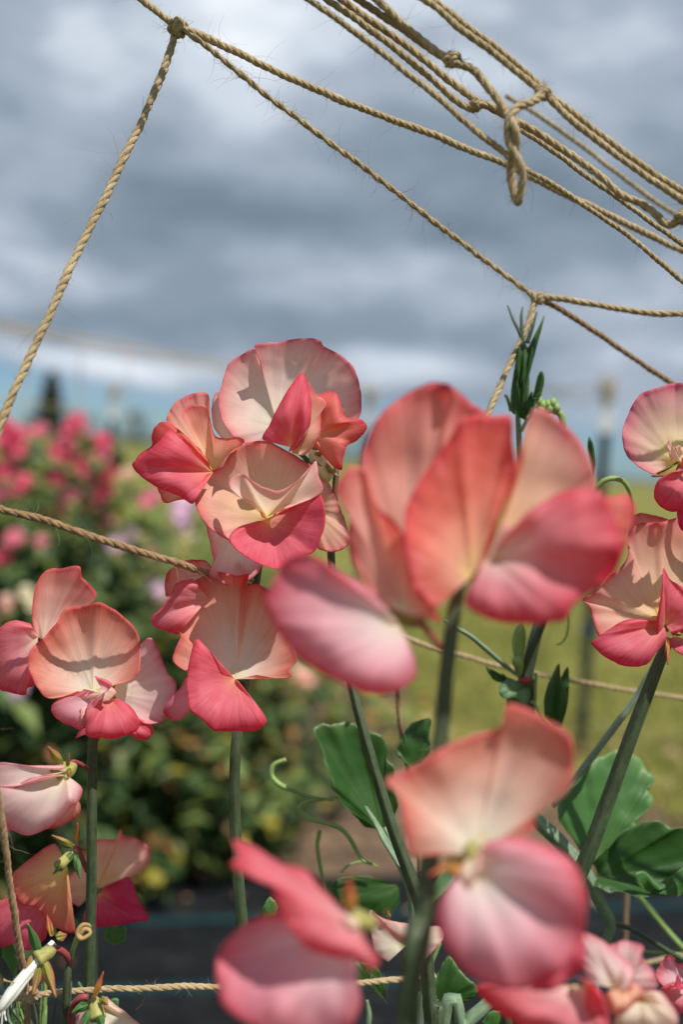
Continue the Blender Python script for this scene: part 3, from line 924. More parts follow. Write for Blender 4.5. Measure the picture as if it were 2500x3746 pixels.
def loop():
    c = path3('O', [(1252, 208, .2835), (1225, 232, .281), (1190, 248, .279), (1170, 275, .278), (1168, 310, .278), (1178, 345, .277), (1194, 378, .277), (1200, 405, .2775), (1195, 440, .279), (1188, 466, .2805), (1181, 450, .282), (1172, 410, .2825), (1176, 365, .2805), (1186, 320, .2765), (1180, 285, .2765), (1166, 262, .283)])
    t = thing('jute_twine', 'pale twisted twine loop dangling free below its knot', 'twine', c[0], 'jute twines of the flower net')
    rope(t, c, 1.2, 60, None, 3, seed=777, pitch=3.4)


loop()
# near net, lower
twine('fuzzy brown twine crossing to the left behind the coral bloom', 'O', [(-80, 1140, .298), (0, 1168, .300), (100, 1193, .302), (200, 1226, .304), (300, 1260, .306), (400, 1290, .310), (450, 1306, .3165), (490, 1318, .325), (560, 1340, .334), (700, 1385, .345)], 1.18, 190, mat=MAT_TWINE_D, flen=.015)
twine('twine stretched level across the dark fabric near the faded flower', 'O', [(-60, 2292, .318), (0, 2290, .317), (60, 2285, .316), (140, 2276, .316), (240, 2270, .316), (340, 2266, .317), (420, 2262, .318), (500, 2263, .319), (640, 2262, .325), (800, 2256, .332), (900, 2247, .336), (1000, 2240, .34)], 1.02, 70, flen=.012,
      knots=[('O', (68, 2284, .314), 1, 1.1, 3.0, 1.5, 2.6)])
twine('upright twine at the left edge tied to the level one', 'O', [(-20, 1700, .288), (-8, 1800, .290), (4, 1890, .293), (18, 1990, .297), (32, 2090, .302), (46, 2180, .307), (58, 2250, .312), (62, 2290, .314), (60, 2349, .316), (55, 2420, .318)], 1.05, 70, mat=MAT_TWINE_D, more=[(P(40 * K, 2700 * K, .32)).tolist()])
twine('pale twine passing behind the thick foreground stem', 'O', [(860, 1440, .405), (930, 1463, .405), (1000, 1488, .407), (1070, 1505, .409), (1140, 1527, .411), (1235, 1546, .414), (1320, 1562, .417), (1420, 1580, .42), (1568, 1602, .424), (1680, 1620, .43)], 1.0, 50, flen=.008)
twine('thin reddish twine hanging straight down among the dark leaves', 'O', [(905, 1520, .36), (912, 1590, .36), (918, 1660, .36), (926, 1720, .361), (938, 1772, .362), (950, 1840, .363), (965, 2000, .365)], 0.85, 30, mat=MAT_TWINE_D)
twine('short brown twine hanging below the broad right hand leaf', 'O', [(1440, 2010, .45), (1437, 2080, .45), (1436, 2140, .45), (1434, 2220, .45), (1430, 2420, .45)], 0.95, 10, mat=MAT_TWINE_D)
twine('short pale twine end beside the small pink bloom', 'O', [(1380, 2248, .42), (1450, 2218, .42), (1520, 2200, .42), (1600, 2185, .42)], 1.0, 20)
# net of the next bed, far out of focus
BG = 'twines of the net over the next bed'


def far_twine(label, pts, r=2.6):
    twine(label, 'O', pts, r, 0, group=BG, res=.02, sides=5)


far_twine('blurred top twine over the next bed, left of the posts', [(-120, 712, 2.0), (0, 742, 2.1), (120, 766, 2.25), (260, 790, 2.45), (400, 815, 2.65), (530, 840, 2.9), (700, 868, 3.3), (850, 893, 4.9)], 4.2)
far_twine('blurred second twine slung under the top one', [(-120, 735, 2.05), (60, 766, 2.2), (180, 800, 2.35), (320, 822, 2.55), (460, 838, 2.8), (640, 870, 3.2), (850, 897, 4.9)], 3.2)
far_twine('blurred twine strung between the two white tipped posts', [(850, 895, 4.9), (980, 905, 4.6), (1100, 906, 4.3), (1250, 900, 3.9), (1400, 880, 3.56)], 4.2)
far_twine('blurred twine looping low to the nearer white tipped post', [(1180, 905, 3.9), (1260, 900, 3.8), (1330, 925, 3.6), (1370, 905, 3.57), (1398, 880, 3.55)], 4.0)
far_twine('blurred lower twine level across the next bed', [(-120, 905, 2.3), (100, 930, 2.5), (300, 950, 2.8), (500, 968, 3.2), (700, 985, 3.8)], 2.0)
for i, (x0, y0, x1, y1, d) in enumerate([(185, 790, 175, 1130, 2.4), (298, 805, 262, 1500, 2.55), (420, 825, 400, 1500, 2.7), (60, 765, 45, 1500, 2.2)]):
    far_twine('faint upright twine of the net among the pink blooms', [(x0, y0, d), ((x0 + x1) / 2 + 3, (y0 + y1) / 2, d), (x1, y1, d)], 1.8)


# ------------------------------------------------------------------ plants of the next bed
GREENS = [(0.022, 0.050, 0.016), (0.05, 0.10, 0.03), (0.11, 0.18, 0.06), (0.20, 0.27, 0.07), (0.42, 0.36, 0.06), (0.40, 0.21, 0.08)]  # first two, extra dark, paint the shade inside the foliage into leaf colour
BLOOM = {'hot': (S(226, 92, 118), S(214, 70, 104)), 'pink': (S(236, 140, 158), S(228, 110, 136)), 'lilac': (S(236, 205, 224), S(222, 180, 208)), 'cream': (S(240, 230, 190), S(232, 214, 170)), 'peach': (S(244, 200, 180), S(236, 170, 156))}


def bloom_mesh(pos, size, cols, seed):
    """a small spray: upright standard and two wings, twice"""
    r = np.random.default_rng(seed)
    V_, F, Cc = [], [], []
    for q in range(2):
        c0 = np.asarray(pos) + r.normal(0, size * .28, 3)
        ya = r.uniform(-2.2, -0.9)
        fw = np.array([math.cos(ya), math.sin(ya), 0.1]); sd2 = np.cross(fw, [0, 0, 1]); sd2 /= np.linalg.norm(sd2); upv = np.cross(sd2, fw)
        for kind in range(3):
            a0, a1, rad = [(-0.2, 3.34, .62), (2.6, 4.6, .50), (4.8, 6.8, .50)][kind]
            col = cols[0] if kind == 0 else cols[1]
            nu, nv = 9, 4
            pts = []
            for j in range(nv):
                for i in range(nu):
                    a = a0 + (a1 - a0) * i / (nu - 1); rr = size * rad * j / (nv - 1)
                    w_ = 0.10 * size * math.sin(3 * a + seed) * (j / (nv - 1)) ** 2
                    dep = (-.25 if kind == 0 else .55) * rr + w_
                    pts.append(c0 + sd2 * rr * math.cos(a) + upv * rr * math.sin(a) + fw * dep)
            o_ = sum(len(x) for x in V_)
            V_.append(np.array(pts)); Cc.append(np.repeat([col], nu * nv, 0))
            for j in range(nv - 1):
                for i in range(nu - 1):
                    a = o_ + j * nu + i; F.append([a, a + 1, a + nu + 1, a + nu])
    return np.vstack(V_), F, np.vstack(Cc)


PLANTS = []


def bed_plant(px, py, dist, h, wd, nleaf, label, group='sweet pea plants of the next bed', mixw=(4, 3, 3, 2.5, .3, .35), base=None):
    b = P(px * K, py * K, dist) if base is None else np.array(base, float)
    b = np.array([b[0], b[1], 0.0]); nleaf = int(nleaf * .42)
    t = thing('sweet_pea_plant', label, 'plant', b, group)
    for k in range(4):
        an = rng.uniform(0, 6.28); q = rng.uniform(.1, .6) * wd
        tube(t, 'stem', [b, b + (math.cos(an) * q * .6, math.sin(an) * q * .6, h * .4), b + (math.cos(an) * q, math.sin(an) * q, h * .92)], [3, 2.4, 1.4], MAT_STEM, 6, n=10)
    nc = 26
    cl = rng.uniform(0, 1, nc); ca = rng.uniform(0, 6.283, nc); cr = np.sqrt(rng.uniform(0, 1, nc)) * wd
    cen = np.stack([np.cos(ca) * cr, np.sin(ca) * cr, (0.05 + .9 * cl) * h], 1)
    pos = cen[rng.integers(0, nc, nleaf)] + rng.normal(0, 1, (nleaf, 3)) * np.array([wd * .22, wd * .22, h * .085])
    pos[:, 2] = np.clip(pos[:, 2], .01, h * 1.02)
    V_, f, c = leaf_shards('foliage', pos + b, rng.uniform(.035, .085, nleaf), (-0.9, 0.9), None, '', '', pick_cols(nleaf, GREENS, mixw), 0.55)
    o = mesh_obj('foliage', V_, f, MAT_SHARD, t, col=c, smooth=False, kind='stuff')
    PLANTS.append((t, b, wd))
    return t


LEFT = 'tall leafy sweet pea plant with hot pink blooms behind the brown twine'
MIDL = 'low leafy sweet pea plant growing from the soil beyond the fabric'
for (x, d, h, wd, nl) in [(-150, 1.75, .93, .17, 1500), (-10, 1.85, .95, .16, 1600), (120, 2.0, .97, .15, 1500), (-80, 2.3, .97, .20, 1500), (70, 2.5, .93, .2, 1500), (235, 2.2, .86, .15, 1300), (330, 2.35, .74, .15, 1200)]:
    bed_plant(x, 1400, d, h, wd, nl, LEFT)
for (x, d, h, wd, nl) in [(160, 2.35, .55, .22, 1300), (420, 2.45, .66, .16, 1100), (500, 2.55, .52, .17, 1100), (590, 2.65, .44, .16, 900), (680, 2.75, .40, .15, 650), (330, 2.3, .42, .20, 1200), (470, 2.35, .34, .2, 1000), (30, 2.3, .5, .25, 1300), (610, 2.42, .26, .16, 600)]:
    bed_plant(x, 1500, d, h, wd, nl, MIDL, mixw=(4, 3, 3, 3, .7, 1.0))
bed_plant(760, 1500, 3.0, .36, .20, 420, 'sparse yellowing plant on bare soil behind the dark leaves', mixw=(2, 3, 3, 3, 1.2, 2.0))
bed_plant(860, 1500, 3.3, .30, .18, 260, 'thin dried plant on bare soil near the thick foreground stem', mixw=(1, 2, 2, 2, 1, 4))

for (x, d, h, wd, nl) in [(300, 3.0, .86, .26, 700), (420, 3.2, .84, .26, 700), (520, 3.5, .84, .28, 700), (620, 3.8, .82, .3, 700), (180, 3.4, .93, .3, 700), (40, 3.6, .93, .3, 700), (360, 4.6, .9, .4, 700), (560, 4.9, .86, .4, 700)]:
    bed_plant(x, 1300, d, h, wd, nl, 'bright green plant farther along the next bed behind the pink blooms', mixw=(.5, 1.5, 4, 6, .4, .3))

BLOOMS = [(15, 985, 62, 'hot'), (45, 1010, 50, 'hot'), (20, 1050, 60, 'hot'), (55, 985, 40, 'pink'), (100, 988, 40, 'pink'), (160, 975, 48, 'hot'), (168, 1012, 50, 'pink'), (150, 1050, 54, 'hot'), (180, 1060, 44, 'hot'),
          (145, 1095, 44, 'hot'), (233, 1020, 44, 'hot'), (232, 1045, 40, 'pink'), (250, 1090, 44, 'hot'), (240, 1125, 50, 'hot'), (228, 1150, 44, 'hot'), (212, 1170, 46, 'pink'), (130, 1165, 36, 'hot'), (160, 1150, 40, 'pink'), (180, 1172, 34, 'hot'),
          (345, 1145, 46, 'pink'), (405, 1170, 58, 'lilac'), (425, 1190, 44, 'lilac'), (285, 1225, 48, 'lilac'), (22, 1255, 46, 'pink'), (10, 1290, 48, 'hot'), (45, 1595, 40, 'lilac'), (65, 1370, 40, 'cream'), (15, 1390, 36, 'peach'),
          (690, 1545, 50, 'peach'), (360, 1345, 44, 'lilac'), (230, 1205, 40, 'pink'), (295, 1085, 28, 'peach'), (55, 1100, 44, 'hot'), (95, 1240, 34, 'pink'), (5, 1120, 40, 'pink'), (350, 1270, 36, 'peach'), (440, 1240, 30, 'cream')]
for i, (x, y, s_, kk_) in enumerate(BLOOMS):
    d = 1.62 if x < 120 else (1.95 if x < 300 else 2.15)
    pos = P(x * K, y * K, d)
    size = s_ / 2287.0 * d * 0.76
    par = min(PLANTS[:16], key=lambda q: np.hypot(q[1][0] - pos[0], q[1][1] - pos[1]))[0]
    V_, f, c = bloom_mesh(pos, size, BLOOM[kk_], 300 + i)
    mesh_obj('blossom', V_, f, MAT_SHARD, par, col=c, origin=pos)


# ------------------------------------------------------------------ foreground sweet peas
FG = 'flowering sweet pea stems in the near net'


def flower(parent, reg, at, z, d1, r_mm=3.0, mat=None, dlen=8.0, vis=False):
    """green cup (calyx) that carries the petals; d1 = pixel direction the cup opens towards"""
    p0 = R(reg, [at])[0]
    q0 = P(p0[0], p0[1], z + (0 if vis else .006))
    r_mm = r_mm if vis else r_mm * .8
    p1 = R(reg, [d1])[0]
    q1 = P(p1[0], p1[1], z - .003 if vis else z + .004)
    dv = (q1 - q0); dv = dv / (np.linalg.norm(dv) + 1e-9) * dlen / 1000.0
    return tube(parent, 'flower', [q0 - dv * .15, q0 + dv * .2, q0 + dv * .6, q0 + dv], [r_mm * .35, r_mm * .9, r_mm * 1.0, r_mm * (1.15 if vis else .85)], mat or MAT_CALYX, 12, n=14)


def sepal(parent, reg, base, tip, z, wpx=16, d=3.0, pal='sepal'):
    b_ = np.array(base, float); t_ = np.array(tip, float)
    dv = t_ - b_; nv_ = np.array([-dv[1], dv[0]]) / (np.linalg.norm(dv) + 1e-6) * wpx
    rim = [tuple(b_ + nv_ * .5) + (0,), tuple(b_ + dv * .4 + nv_) + (d * .3,), tuple(b_ + dv * .75 + nv_ * .5) + (d * .8,), tuple(t_) + (d * 1.3,), tuple(b_ + dv * .75 - nv_ * .5) + (d * .8,), tuple(b_ + dv * .4 - nv_) + (d * .3,), tuple(b_ - nv_ * .5) + (0,)]
    return petal(parent, 'sepal', reg, tuple(b_) + (0,), rim, z, 0.5, pal, ruf=(.25, 2), roll=.3, nu=30, nv=9, mat=MAT_LEAF, wob=.25)


def pedicel(parent, reg, pts, r=(0.75, 0.7), mat=None):
    return tube(parent, 'pedicel', path3(reg, pts), list(r), mat or MAT_RED, 10, n=24)


# ---- stem 1: the central stem carrying the left and front blooms of the top cluster and the bloom below
zA = .315
p = path3('O', [(555, 2120, .325)])[0]
t1 = thing('flowering_sweet_pea', 'straight stem with salmon ruffled blooms, one opening just below the twine', 'sweet pea', to_ground(p, .02, .02)[2], FG)
stem(t1, 'O', [(640, 1190, .328), (612, 1240, .330), (593, 1300, .332), (578, 1420, .332), (562, 1560, .326), (543, 1690, .320), (538, 1800, .320), (541, 1920, .321), (549, 2050, .322), (556, 2125, .323), (562, 2300, .325), (565, 2420, .326)], [1.0, 1.25, 1.5, 1.7, 1.85, 1.9, 2.0, 2.0], ground=(.02, .02))

# front bloom of the top cluster
fl = flower(t1, 'R1', (905, 1175), zA + .003, (870, 1100), 2.6, MAT_BUD)
petal(fl, 'standard_petal', 'R1', (872, 1150, 0), [(640, 1285, 3), (575, 1245, 4), (505, 1190, 5), (445, 1095, 5), (425, 985, 3), (440, 905, 0), (490, 875, -2), (560, 850, -1), (640, 765, -2), (740, 700, -2), (850, 678, -1), (960, 725, 0), (1070, 790, 0), (1130, 820, -1), (1180, 880, -2), (1215, 980, -2)], zA, [-2, -3, -3.5, -4, -5, -5, -4, -3], 'peach', ridges=((.5, 1.2, .06),), ruf=(.9, 3), nu=96)
petal(fl, 'standard_lip', 'R1', (872, 1140, 1), [(800, 1060, 8), (660, 985, 10), (640, 915, 9), (712, 880, 10), (770, 915, 13), (850, 960, 14), (940, 980, 14), (1030, 940, 13), (1110, 875, 9), (1165, 800, 5), (1180, 880, 7), (1205, 990, 7), (1080, 1050, 9), (960, 1075, 6)], zA, 3.5, 'cream', ruf=(.4, 3), nu=96, nv=18)
petal(fl, 'wing_petal', 'R1', (880, 1160, 2), [(815, 1165, 3), (700, 1200, 8), (648, 1250, 13), (655, 1310, 15), (770, 1400, 18), (890, 1450, 17), (970, 1447, 15), (1090, 1380, 14), (1165, 1340, 13), (1215, 1210, 14), (1222, 1110, 13), (1192, 1003, 9), (1090, 1040, 5), (980, 1085, 2)], zA, [1, 0, -3, -4.5, -4, -4, -3, 0], 'wing', ridges=((.32, 1.5, .05), (.62, 1.8, .07)), ruf=(.7, 3), nu=96)
petal(fl, 'keel_petal', 'R1', (880, 1165, 4), [(820, 1080, 5), (840, 1140, 7), (900, 1155, 7), (950, 1075, 5)], zA, 1, 'peach', ruf=(.2, 2), nu=30, nv=10)
# bloom behind on the right
fl = flower(t1, 'R1', (1150, 1140), zA + .012, (1200, 1080), 2.4)
petal(fl, 'standard_petal', 'R1', (1130, 1080, -10), [(1150, 830, -4), (1200, 880, -5), (1245, 940, -7), (1290, 1035, -8), (1345, 1170, -8), (1372, 1290, -6), (1295, 1350, -5), (1180, 1332, -5), (1130, 1230, -8)], zA, 2, 'peach', ridges=((.5, -1.5, .06),), ruf=(1.2, 4))
# left bloom
fl = flower(t1, 'R1', (575, 880), zA + .006, (520, 800), 2.6)
petal(fl, 'standard_petal', 'R1', (545, 865, -3), [(300, 640, -3), (262, 560, -5), (300, 470, -7), (380, 410, -9), (480, 388, -9), (520, 412, -8), (522, 530, -6), (548, 650, -5)], zA, -3, 'peach', ruf=(.8, 3))
petal(fl, 'inner_petal', 'R1', (548, 868, -1), [(355, 540, 3), (362, 490, 1), (425, 463, 0), (500, 470, -1), (525, 550, -2), (560, 650, 2), (640, 665, 4), (705, 660, 3), (735, 690, 2), (660, 740, 4), (610, 830, 3)], zA, -2.5, 'peach', ruf=(.5, 3), ridges=((.45, -1.5, .08),))
petal(fl, 'rear_wing_petal', 'R1', (520, 860, -3), [(520, 800, -1), (380, 650, 2), (265, 568, 2), (200, 590, 1), (174, 645, 0), (170, 715, -1), (120, 745, -2), (80, 785, -2), (100, 830, 0)], zA, 1, 'coral', ruf=(.5, 3))
petal(fl, 'wing_petal', 'R1', (545, 872, 1), [(440, 770, 4), (340, 660, 8), (278, 618, 9), (220, 680, 10), (120, 770, 9), (56, 818, 7), (95, 885, 8), (200, 958, 10), (330, 1012, 11), (425, 1062, 10), (432, 960, 8), (490, 885, 4)], zA, [1, 2, 3.5, 3.5, 2, 1], 'wing', ridges=((.3, 2.0, .10), (.75, -.8, .06)), ruf=(.5, 3))
petal(fl, 'lower_petal', 'R1', (400, 960, -3), [(205, 955, -1), (225, 1010, -1), (255, 1058, -2), (310, 1045, -3), (360, 1035, -3), (420, 1020, -3)], zA, 1, 'stdpink', nu=40, nv=12)
petal(fl, 'pale_petal', 'R1', (700, 760, -9), [(592, 660, -9), (548, 600, -11), (535, 500, -12), (545, 420, -13), (580, 385, -13), (600, 480, -10), (660, 650, -8)], zA, 1, 'cream', nu=48)
# hanging pale petal and pink bloom under the cluster
fl = flower(t1, 'R3', (1250, 90), zA + .008, (1180, 20), 2.4)
petal(fl, 'standard_petal', 'R1', (700, 1180, -8), [(505, 1190, -6), (530, 1330, -6), (548, 1400, -5), (520, 1490, -5), (600, 1540, -7), (700, 1560, -8), (790, 1500, -9), (850, 1430, -9), (880, 1300, -9)], zA, -2, 'palepink', ridges=((.2, 2, .04), (.35, -1.6, .04), (.5, 1.4, .04)), ruf=(.8, 4))
petal(fl, 'standard_petal', 'R3', (1040, 180, -9), [(830, 180, -8), (820, 120, -9), (838, 60, -10), (900, 10, -11), (1000, -5, -11), (1055, 30, -9), (1075, 100, -8)], zA, -2, 'stdpink', ridges=((.6, 1.5, .07),))
petal(fl, 'wing_petal', 'R3', (1040, 190, -8), [(960, 90, -3), (880, 115, -2), (840, 190, -3), (795, 245, -4), (750, 290, -4), (775, 330, -2), (830, 355, 0), (895, 365, -1), (905, 280, -4)], zA, 3, 'wingmid', ridges=((.35, 1.2, .09),))
# open bloom below the twine
fl = flower(t1, 'R3', (1205, 600), zA + .004, (1160, 570), 2.5)
pedicel(t1, 'R3', [(1228, 650, .3195), (1215, 610, .319), (1190, 588, .317)], (.8, .8), MAT_STEM)
petal(fl, 'standard_petal', 'R3', (1178, 592, 0), [(990, 590, 2), (925, 552, 2), (870, 512, 1), (866, 468, 0), (903, 372, -1), (888, 338, -2), (910, 200, -4), (955, 112, -6), (1055, 66, -7), (1120, 62, -6), (1190, 75, -3), (1242, 68, -7), (1215, 132, -2), (1282, 116, -6), (1345, 172, -6), (1410, 310, -4), (1482, 482, -1), (1447, 545, 0), (1452, 580, 1), (1380, 586, 1), (1280, 570, 1)], zA, [1.5, 0, -2, -3.5, -4, -4, -3, -1.5, 0], 'salmon', ridges=((.52, 1.6, .05), (.36, -1.0, .05)), ruf=(1.1, 5), nu=130, vexp=1.1)
petal(fl, 'wing_petal', 'R3', (1172, 590, 2), [(1120, 560, 5), (1075, 545, 7), (1040, 460, 9), (992, 393, 10), (962, 430, 11), (935, 560, 12), (930, 650, 13), (950, 745, 15), (1000, 785, 15), (1062, 846, 15), (1110, 850, 14), (1260, 850, 13), (1325, 815, 12), (1318, 765, 10), (1225, 645, 6), (1190, 600, 3)], zA, [0, 1, 1, 1, 3, 4, 4, 2], 'wing', ridges=((.50, 2.6, .13), (.3, -1.0, .08)), ruf=(.5, 3), nu=110, vexp=.85)
petal(fl, 'wing_petal', 'R3', (1060, 610, -1), [(925, 585, 4), (895, 640, 5), (865, 670, 5), (815, 742, 4), (832, 782, 4), (882, 801, 4), (930, 770, 3), (940, 715, 3), (935, 640, 3)], zA, 2.5, 'wingpale', nu=56, ridges=((.6, -1, .1),))

# ---- stem 2: the top bloom
p = path3('O', [(930, 2200, .305)])[0]
t2 = thing('flowering_sweet_pea', 'leaning ridged stem topped by the highest, palest ruffled bloom and a bud', 'sweet pea', to_ground(p, .03, .02)[2], FG)
stem(t2, 'O', [(772, 1070, .325), (768, 1150, .325), (760, 1270, .323), (775, 1420, .320), (812, 1590, .312), (838, 1690, .309), (870, 1800, .306), (905, 1910, .304), (945, 2020, .303), (970, 2110, .304), (990, 2350, .306), (1000, 2420, .307)], [.9, 1.2, 1.4, 1.6, 1.9, 2.1, 2.2, 2.2], ground=(.03, .03), wing=.25)
tube(t2, 'wing_stem', path3('O', [(946, 2030, .306), (915, 1975, .309), (880, 1920, .312), (868, 1895, .314), (840, 1850, .322)]), [1.8, 1.8, 1.6, 1.2, .7], MAT_STEM2, 10, flat=.45)
fl = flower(t2, 'R1', (1160, 720), zA + .006, (1060, 600), 2.4)
petal(fl, 'standard_petal', 'R1', (935, 600, -6), [(790, 700, -3), (720, 690, -3), (655, 645, -2), (590, 540, -3), (577, 440, -4), (595, 340, -6), (640, 215, -8), (720, 160, -9), (800, 130, -9), (835, 205, -7), (795, 108, -3), (860, 90, -4), (930, 88, -6), (1010, 70, -8), (1100, 64, -8), (1188, 72, -5), (1215, 110, -9), (1320, 165, -10), (1405, 265, -9), (1440, 410, -8), (1428, 540, -6), (1330, 570, -5), (1200, 600, -5)], zA, [0, -2.5, -4, -4, -3, -3, -4, -4, -3], 'std', ridges=((.40, 1.6, .025), (.66, 1.8, .03), (.48, -1.4, .03)), ruf=(.8, 4), nu=170, nv=28, vexp=1.15)
petal(fl, 'wing_petal', 'R1', (1010, 720, 2), [(910, 695, 6), (842, 668, 7), (885, 580, 8), (940, 470, 9), (1015, 345, 9), (1076, 273, 8), (1112, 320, 8), (1135, 440, 9), (1135, 560, 9), (1100, 660, 8), (1050, 725, 6), (1000, 748, 4)], zA, [2, 2, 3, 3, 2, 2], 'wing', ridges=((.35, 1.2, .08),), ruf=(.4, 3))
petal(fl, 'keel_petal', 'R1', (1020, 755, 1), [(1075, 720, 5), (1125, 600, 7), (1140, 460, 7), (1115, 325, 5), (1170, 400, 3), (1232, 456, 2), (1200, 510, 3), (1192, 640, 3), (1150, 725, 2), (1095, 772, 2)], zA, 2, 'peach', ruf=(.3, 2))
petal(fl, 'wing_petal', 'R1', (1165, 640, -3), [(1180, 540, 0), (1230, 455, 1), (1175, 412, 1), (1268, 383, 1), (1305, 420, 2), (1340, 535, 4), (1440, 550, 3), (1477, 602, 3), (1412, 680, 4), (1355, 712, 5), (1332, 790, 5), (1326, 852, 4), (1294, 852, 3), (1238, 803, 1), (1160, 718, -1)], zA, [1, 1, 2, 2, 2, 1], 'coral', ridges=((.45, 1.6, .05), (.62, -1.6, .05)), ruf=(.5, 3), nu=110)
tube(t2, 'pedicel', path3('R1', [(1075, 760, .313), (1105, 790, .315), (1130, 815, .318), (1200, 840, .323)]), [.8, .8, .8], MAT_STEM, 8, n=16)
bd = tube(t2, 'bud', path3('R1', [(1140, 750, .3215), (1165, 790, .3205), (1200, 850, .32), (1230, 900, .32), (1240, 930, .3205)]), [1.2, 2.6, 3.0, 2.2, .4], MAT_BUD, 14, n=24)
sepal(t2, 'R1', (1160, 790), (1312, 905), .319, 22, 2)
sepal(t2, 'R1', (1150, 780), (1215, 745), .319, 18, 2)
sepal(t2, 'R1', (1150, 800), (1200, 835), .3175, 14, 1)

# ---- stem 3: the left bloom group
zB = .318
p = path3('O', [(200, 2350, .325)])[0]
t3 = thing('flowering_sweet_pea', 'straight dark green stem with a rosy open bloom above a fading pale one', 'sweet pea', to_ground(p, -.01, .02)[2], FG)
stem(t3, 'O', [(232, 1600, .324), (222, 1650, .322), (214, 1700, .320), (212, 1800, .319), (211, 1900, .319), (211, 2000, .320), (209, 2100, .321), (206, 2200, .322), (202, 2300, .324), (200, 2420, .326)], [1.2, 1.5, 1.55, 1.6, 1.65, 1.75, 1.85, 1.9], ground=(-.01, .02))
fl = flower(t3, 'R3', (500, 690), zB + .004, (450, 640), 2.5)
petal(fl, 'standard_petal', 'R3', (462, 655, 0), [(385, 652, 2), (300, 682, 3), (232, 684, 4), (190, 640, 4), (165, 600, 3), (140, 530, 1), (150, 450, -1), (220, 382, -3), (282, 310, -4), (322, 240, -5), (430, 225, -5), (490, 208, -3), (545, 228, -5), (640, 298, -5), (690, 370, -4), (700, 460, -2), (695, 555, 0), (640, 602, 1), (560, 622, 1)], zB, [1, 0, -3, -4, -4, -3, -2.5, -1], 'salmon', ridges=((.56, 1.8, .03), (.25, 1.0, .06), (.8, -1.2, .06)), ruf=(1.0, 4), nu=130, vexp=1.0)
petal(fl, 'wing_petal', 'R3', (520, 665, 2), [(470, 575, 9), (550, 605, 10), (552, 635, 10), (500, 672, 11), (445, 715, 12), (422, 760, 12), (412, 842, 11), (350, 822, 9), (285, 792, 6), (255, 742, 4), (290, 690, 4), (370, 672, 5), (420, 640, 7)], zB, 1.5, 'wingpale', nu=90, ridges=((.1, 1, .07), (.55, -1.5, .08)))
petal(fl, 'wing_petal', 'R3', (540, 680, 1), [(440, 715, 8), (425, 800, 10), (432, 872, 10), (500, 885, 10), (560, 890, 9), (640, 868, 8), (682, 850, 7), (697, 800, 6), (655, 730, 4), (600, 692, 2)], zB, [2, 3, 3, 2], 'wing', nu=72, ridges=((.4, 1, .12),))
petal(fl, 'keel_petal', 'R3', (480, 640, 1), [(380, 655, 3), (420, 690, 4), (480, 705, 4), (540, 700, 4), (580, 660, 3), (560, 630, 2)], zB, .6, 'cream', nu=30, nv=10)
petal(fl, 'keel_petal', 'R3', (520, 690, 1), [(400, 740, 7), (405, 800, 8), (425, 830, 8), (450, 740, 6)], zB, 0, 'cream', nu=24, nv=8)
fl = flower(t3, 'R3', (575, 680), zB + .010, (620, 650), 2.2)
petal(fl, 'standard_petal', 'R3', (555, 660, -6), [(660, 560, -6), (695, 430, -8), (750, 384, -9), (792, 440, -8), (832, 552, -7), (882, 612, -6), (868, 690, -4), (822, 790, -3), (770, 815, -3), (705, 802, -3), (640, 720, -4)], zB, -2.5, 'palepink', ridges=((.45, 1.4, .05), (.6, -1, .05)), ruf=(1.0, 4))
petal(fl, 'wing_petal', 'R3', (620, 780, -5), [(640, 860, -2), (690, 893, -2), (735, 890, -2), (762, 868, -3), (757, 815, -4), (700, 780, -5)], zB, 1, 'wing', nu=40, nv=12)
petal(fl, 'wing_petal', 'R3', (480, 840, -7), [(375, 890, -7), (400, 845, -7), (470, 830, -7), (500, 890, -7), (440, 908, -7)], zB, 1, 'wing', nu=30, nv=10)
fl = flower(t3, 'R3', (240, 400), zB + .014, (200, 350), 2.2)
petal(fl, 'standard_petal', 'R3', (215, 400, -10), [(170, 365, -10), (160, 250, -11), (175, 135, -12), (228, 52, -14), (320, 36, -14), (396, 30, -12), (412, 82, -12), (482, 162, -13), (455, 212, -12), (400, 250, -11), (330, 330, -10)], zB, -2, 'stdpink', ridges=((.55, 1.5, .05), (.3, -1.2, .07)), ruf=(.8, 4), vexp=.8)
petal(fl, 'wing_petal', 'R3', (190, 380, -9), [(150, 312, -7), (70, 300, -6), (0, 332, -6), (-30, 420, -6), (-30, 560, -6), (0, 640, -5), (60, 662, -4), (126, 672, -4), (130, 640, -4), (168, 618, -5), (155, 560, -6), (190, 470, -8)], zB, [2, 2.5, 3, 2], 'wingmid', ridges=((.45, -1.4, .07), (.7, 1.2, .06)), nu=90)
# fading pale bloom on its red pedicel
zE = .306
fl = flower(t3, 'R5', (460, 180), zE + .004, (400, 220), 3.0, vis=True)
pedicel(t3, 'R5', [(575, 200, .319), (530, 175, .314), (490, 155, .311), (460, 150, .310), (448, 175, .3095)], (.8, .75))
petal(fl, 'standard_petal', 'R5', (425, 210, 2), [(400, 170, 3), (300, 172, 4), (150, 172, 4), (0, 152, 3), (-120, 200, 2), (-150, 330, 3), (-60, 380, 6), (60, 330, 7), (200, 250, 7), (330, 235, 6)], zE, 2, 'palepink', ruf=(.5, 3))
petal(fl, 'wing_petal', 'R5', (420, 235, 2), [(380, 230, 7), (200, 255, 10), (40, 320, 9), (-120, 330, 6), (-120, 480, 7), (20, 562, 8), (100, 596, 8), (190, 620, 8), (300, 575, 8), (400, 500, 9), (455, 440, 9), (503, 400, 6), (525, 320, 3), (470, 265, 2)], zE, [2, 3, 4, 4, 3, 1], 'palepink', ridges=((.85, 1.5, .05),), ruf=(.6, 4), nu=110, vexp=.95)
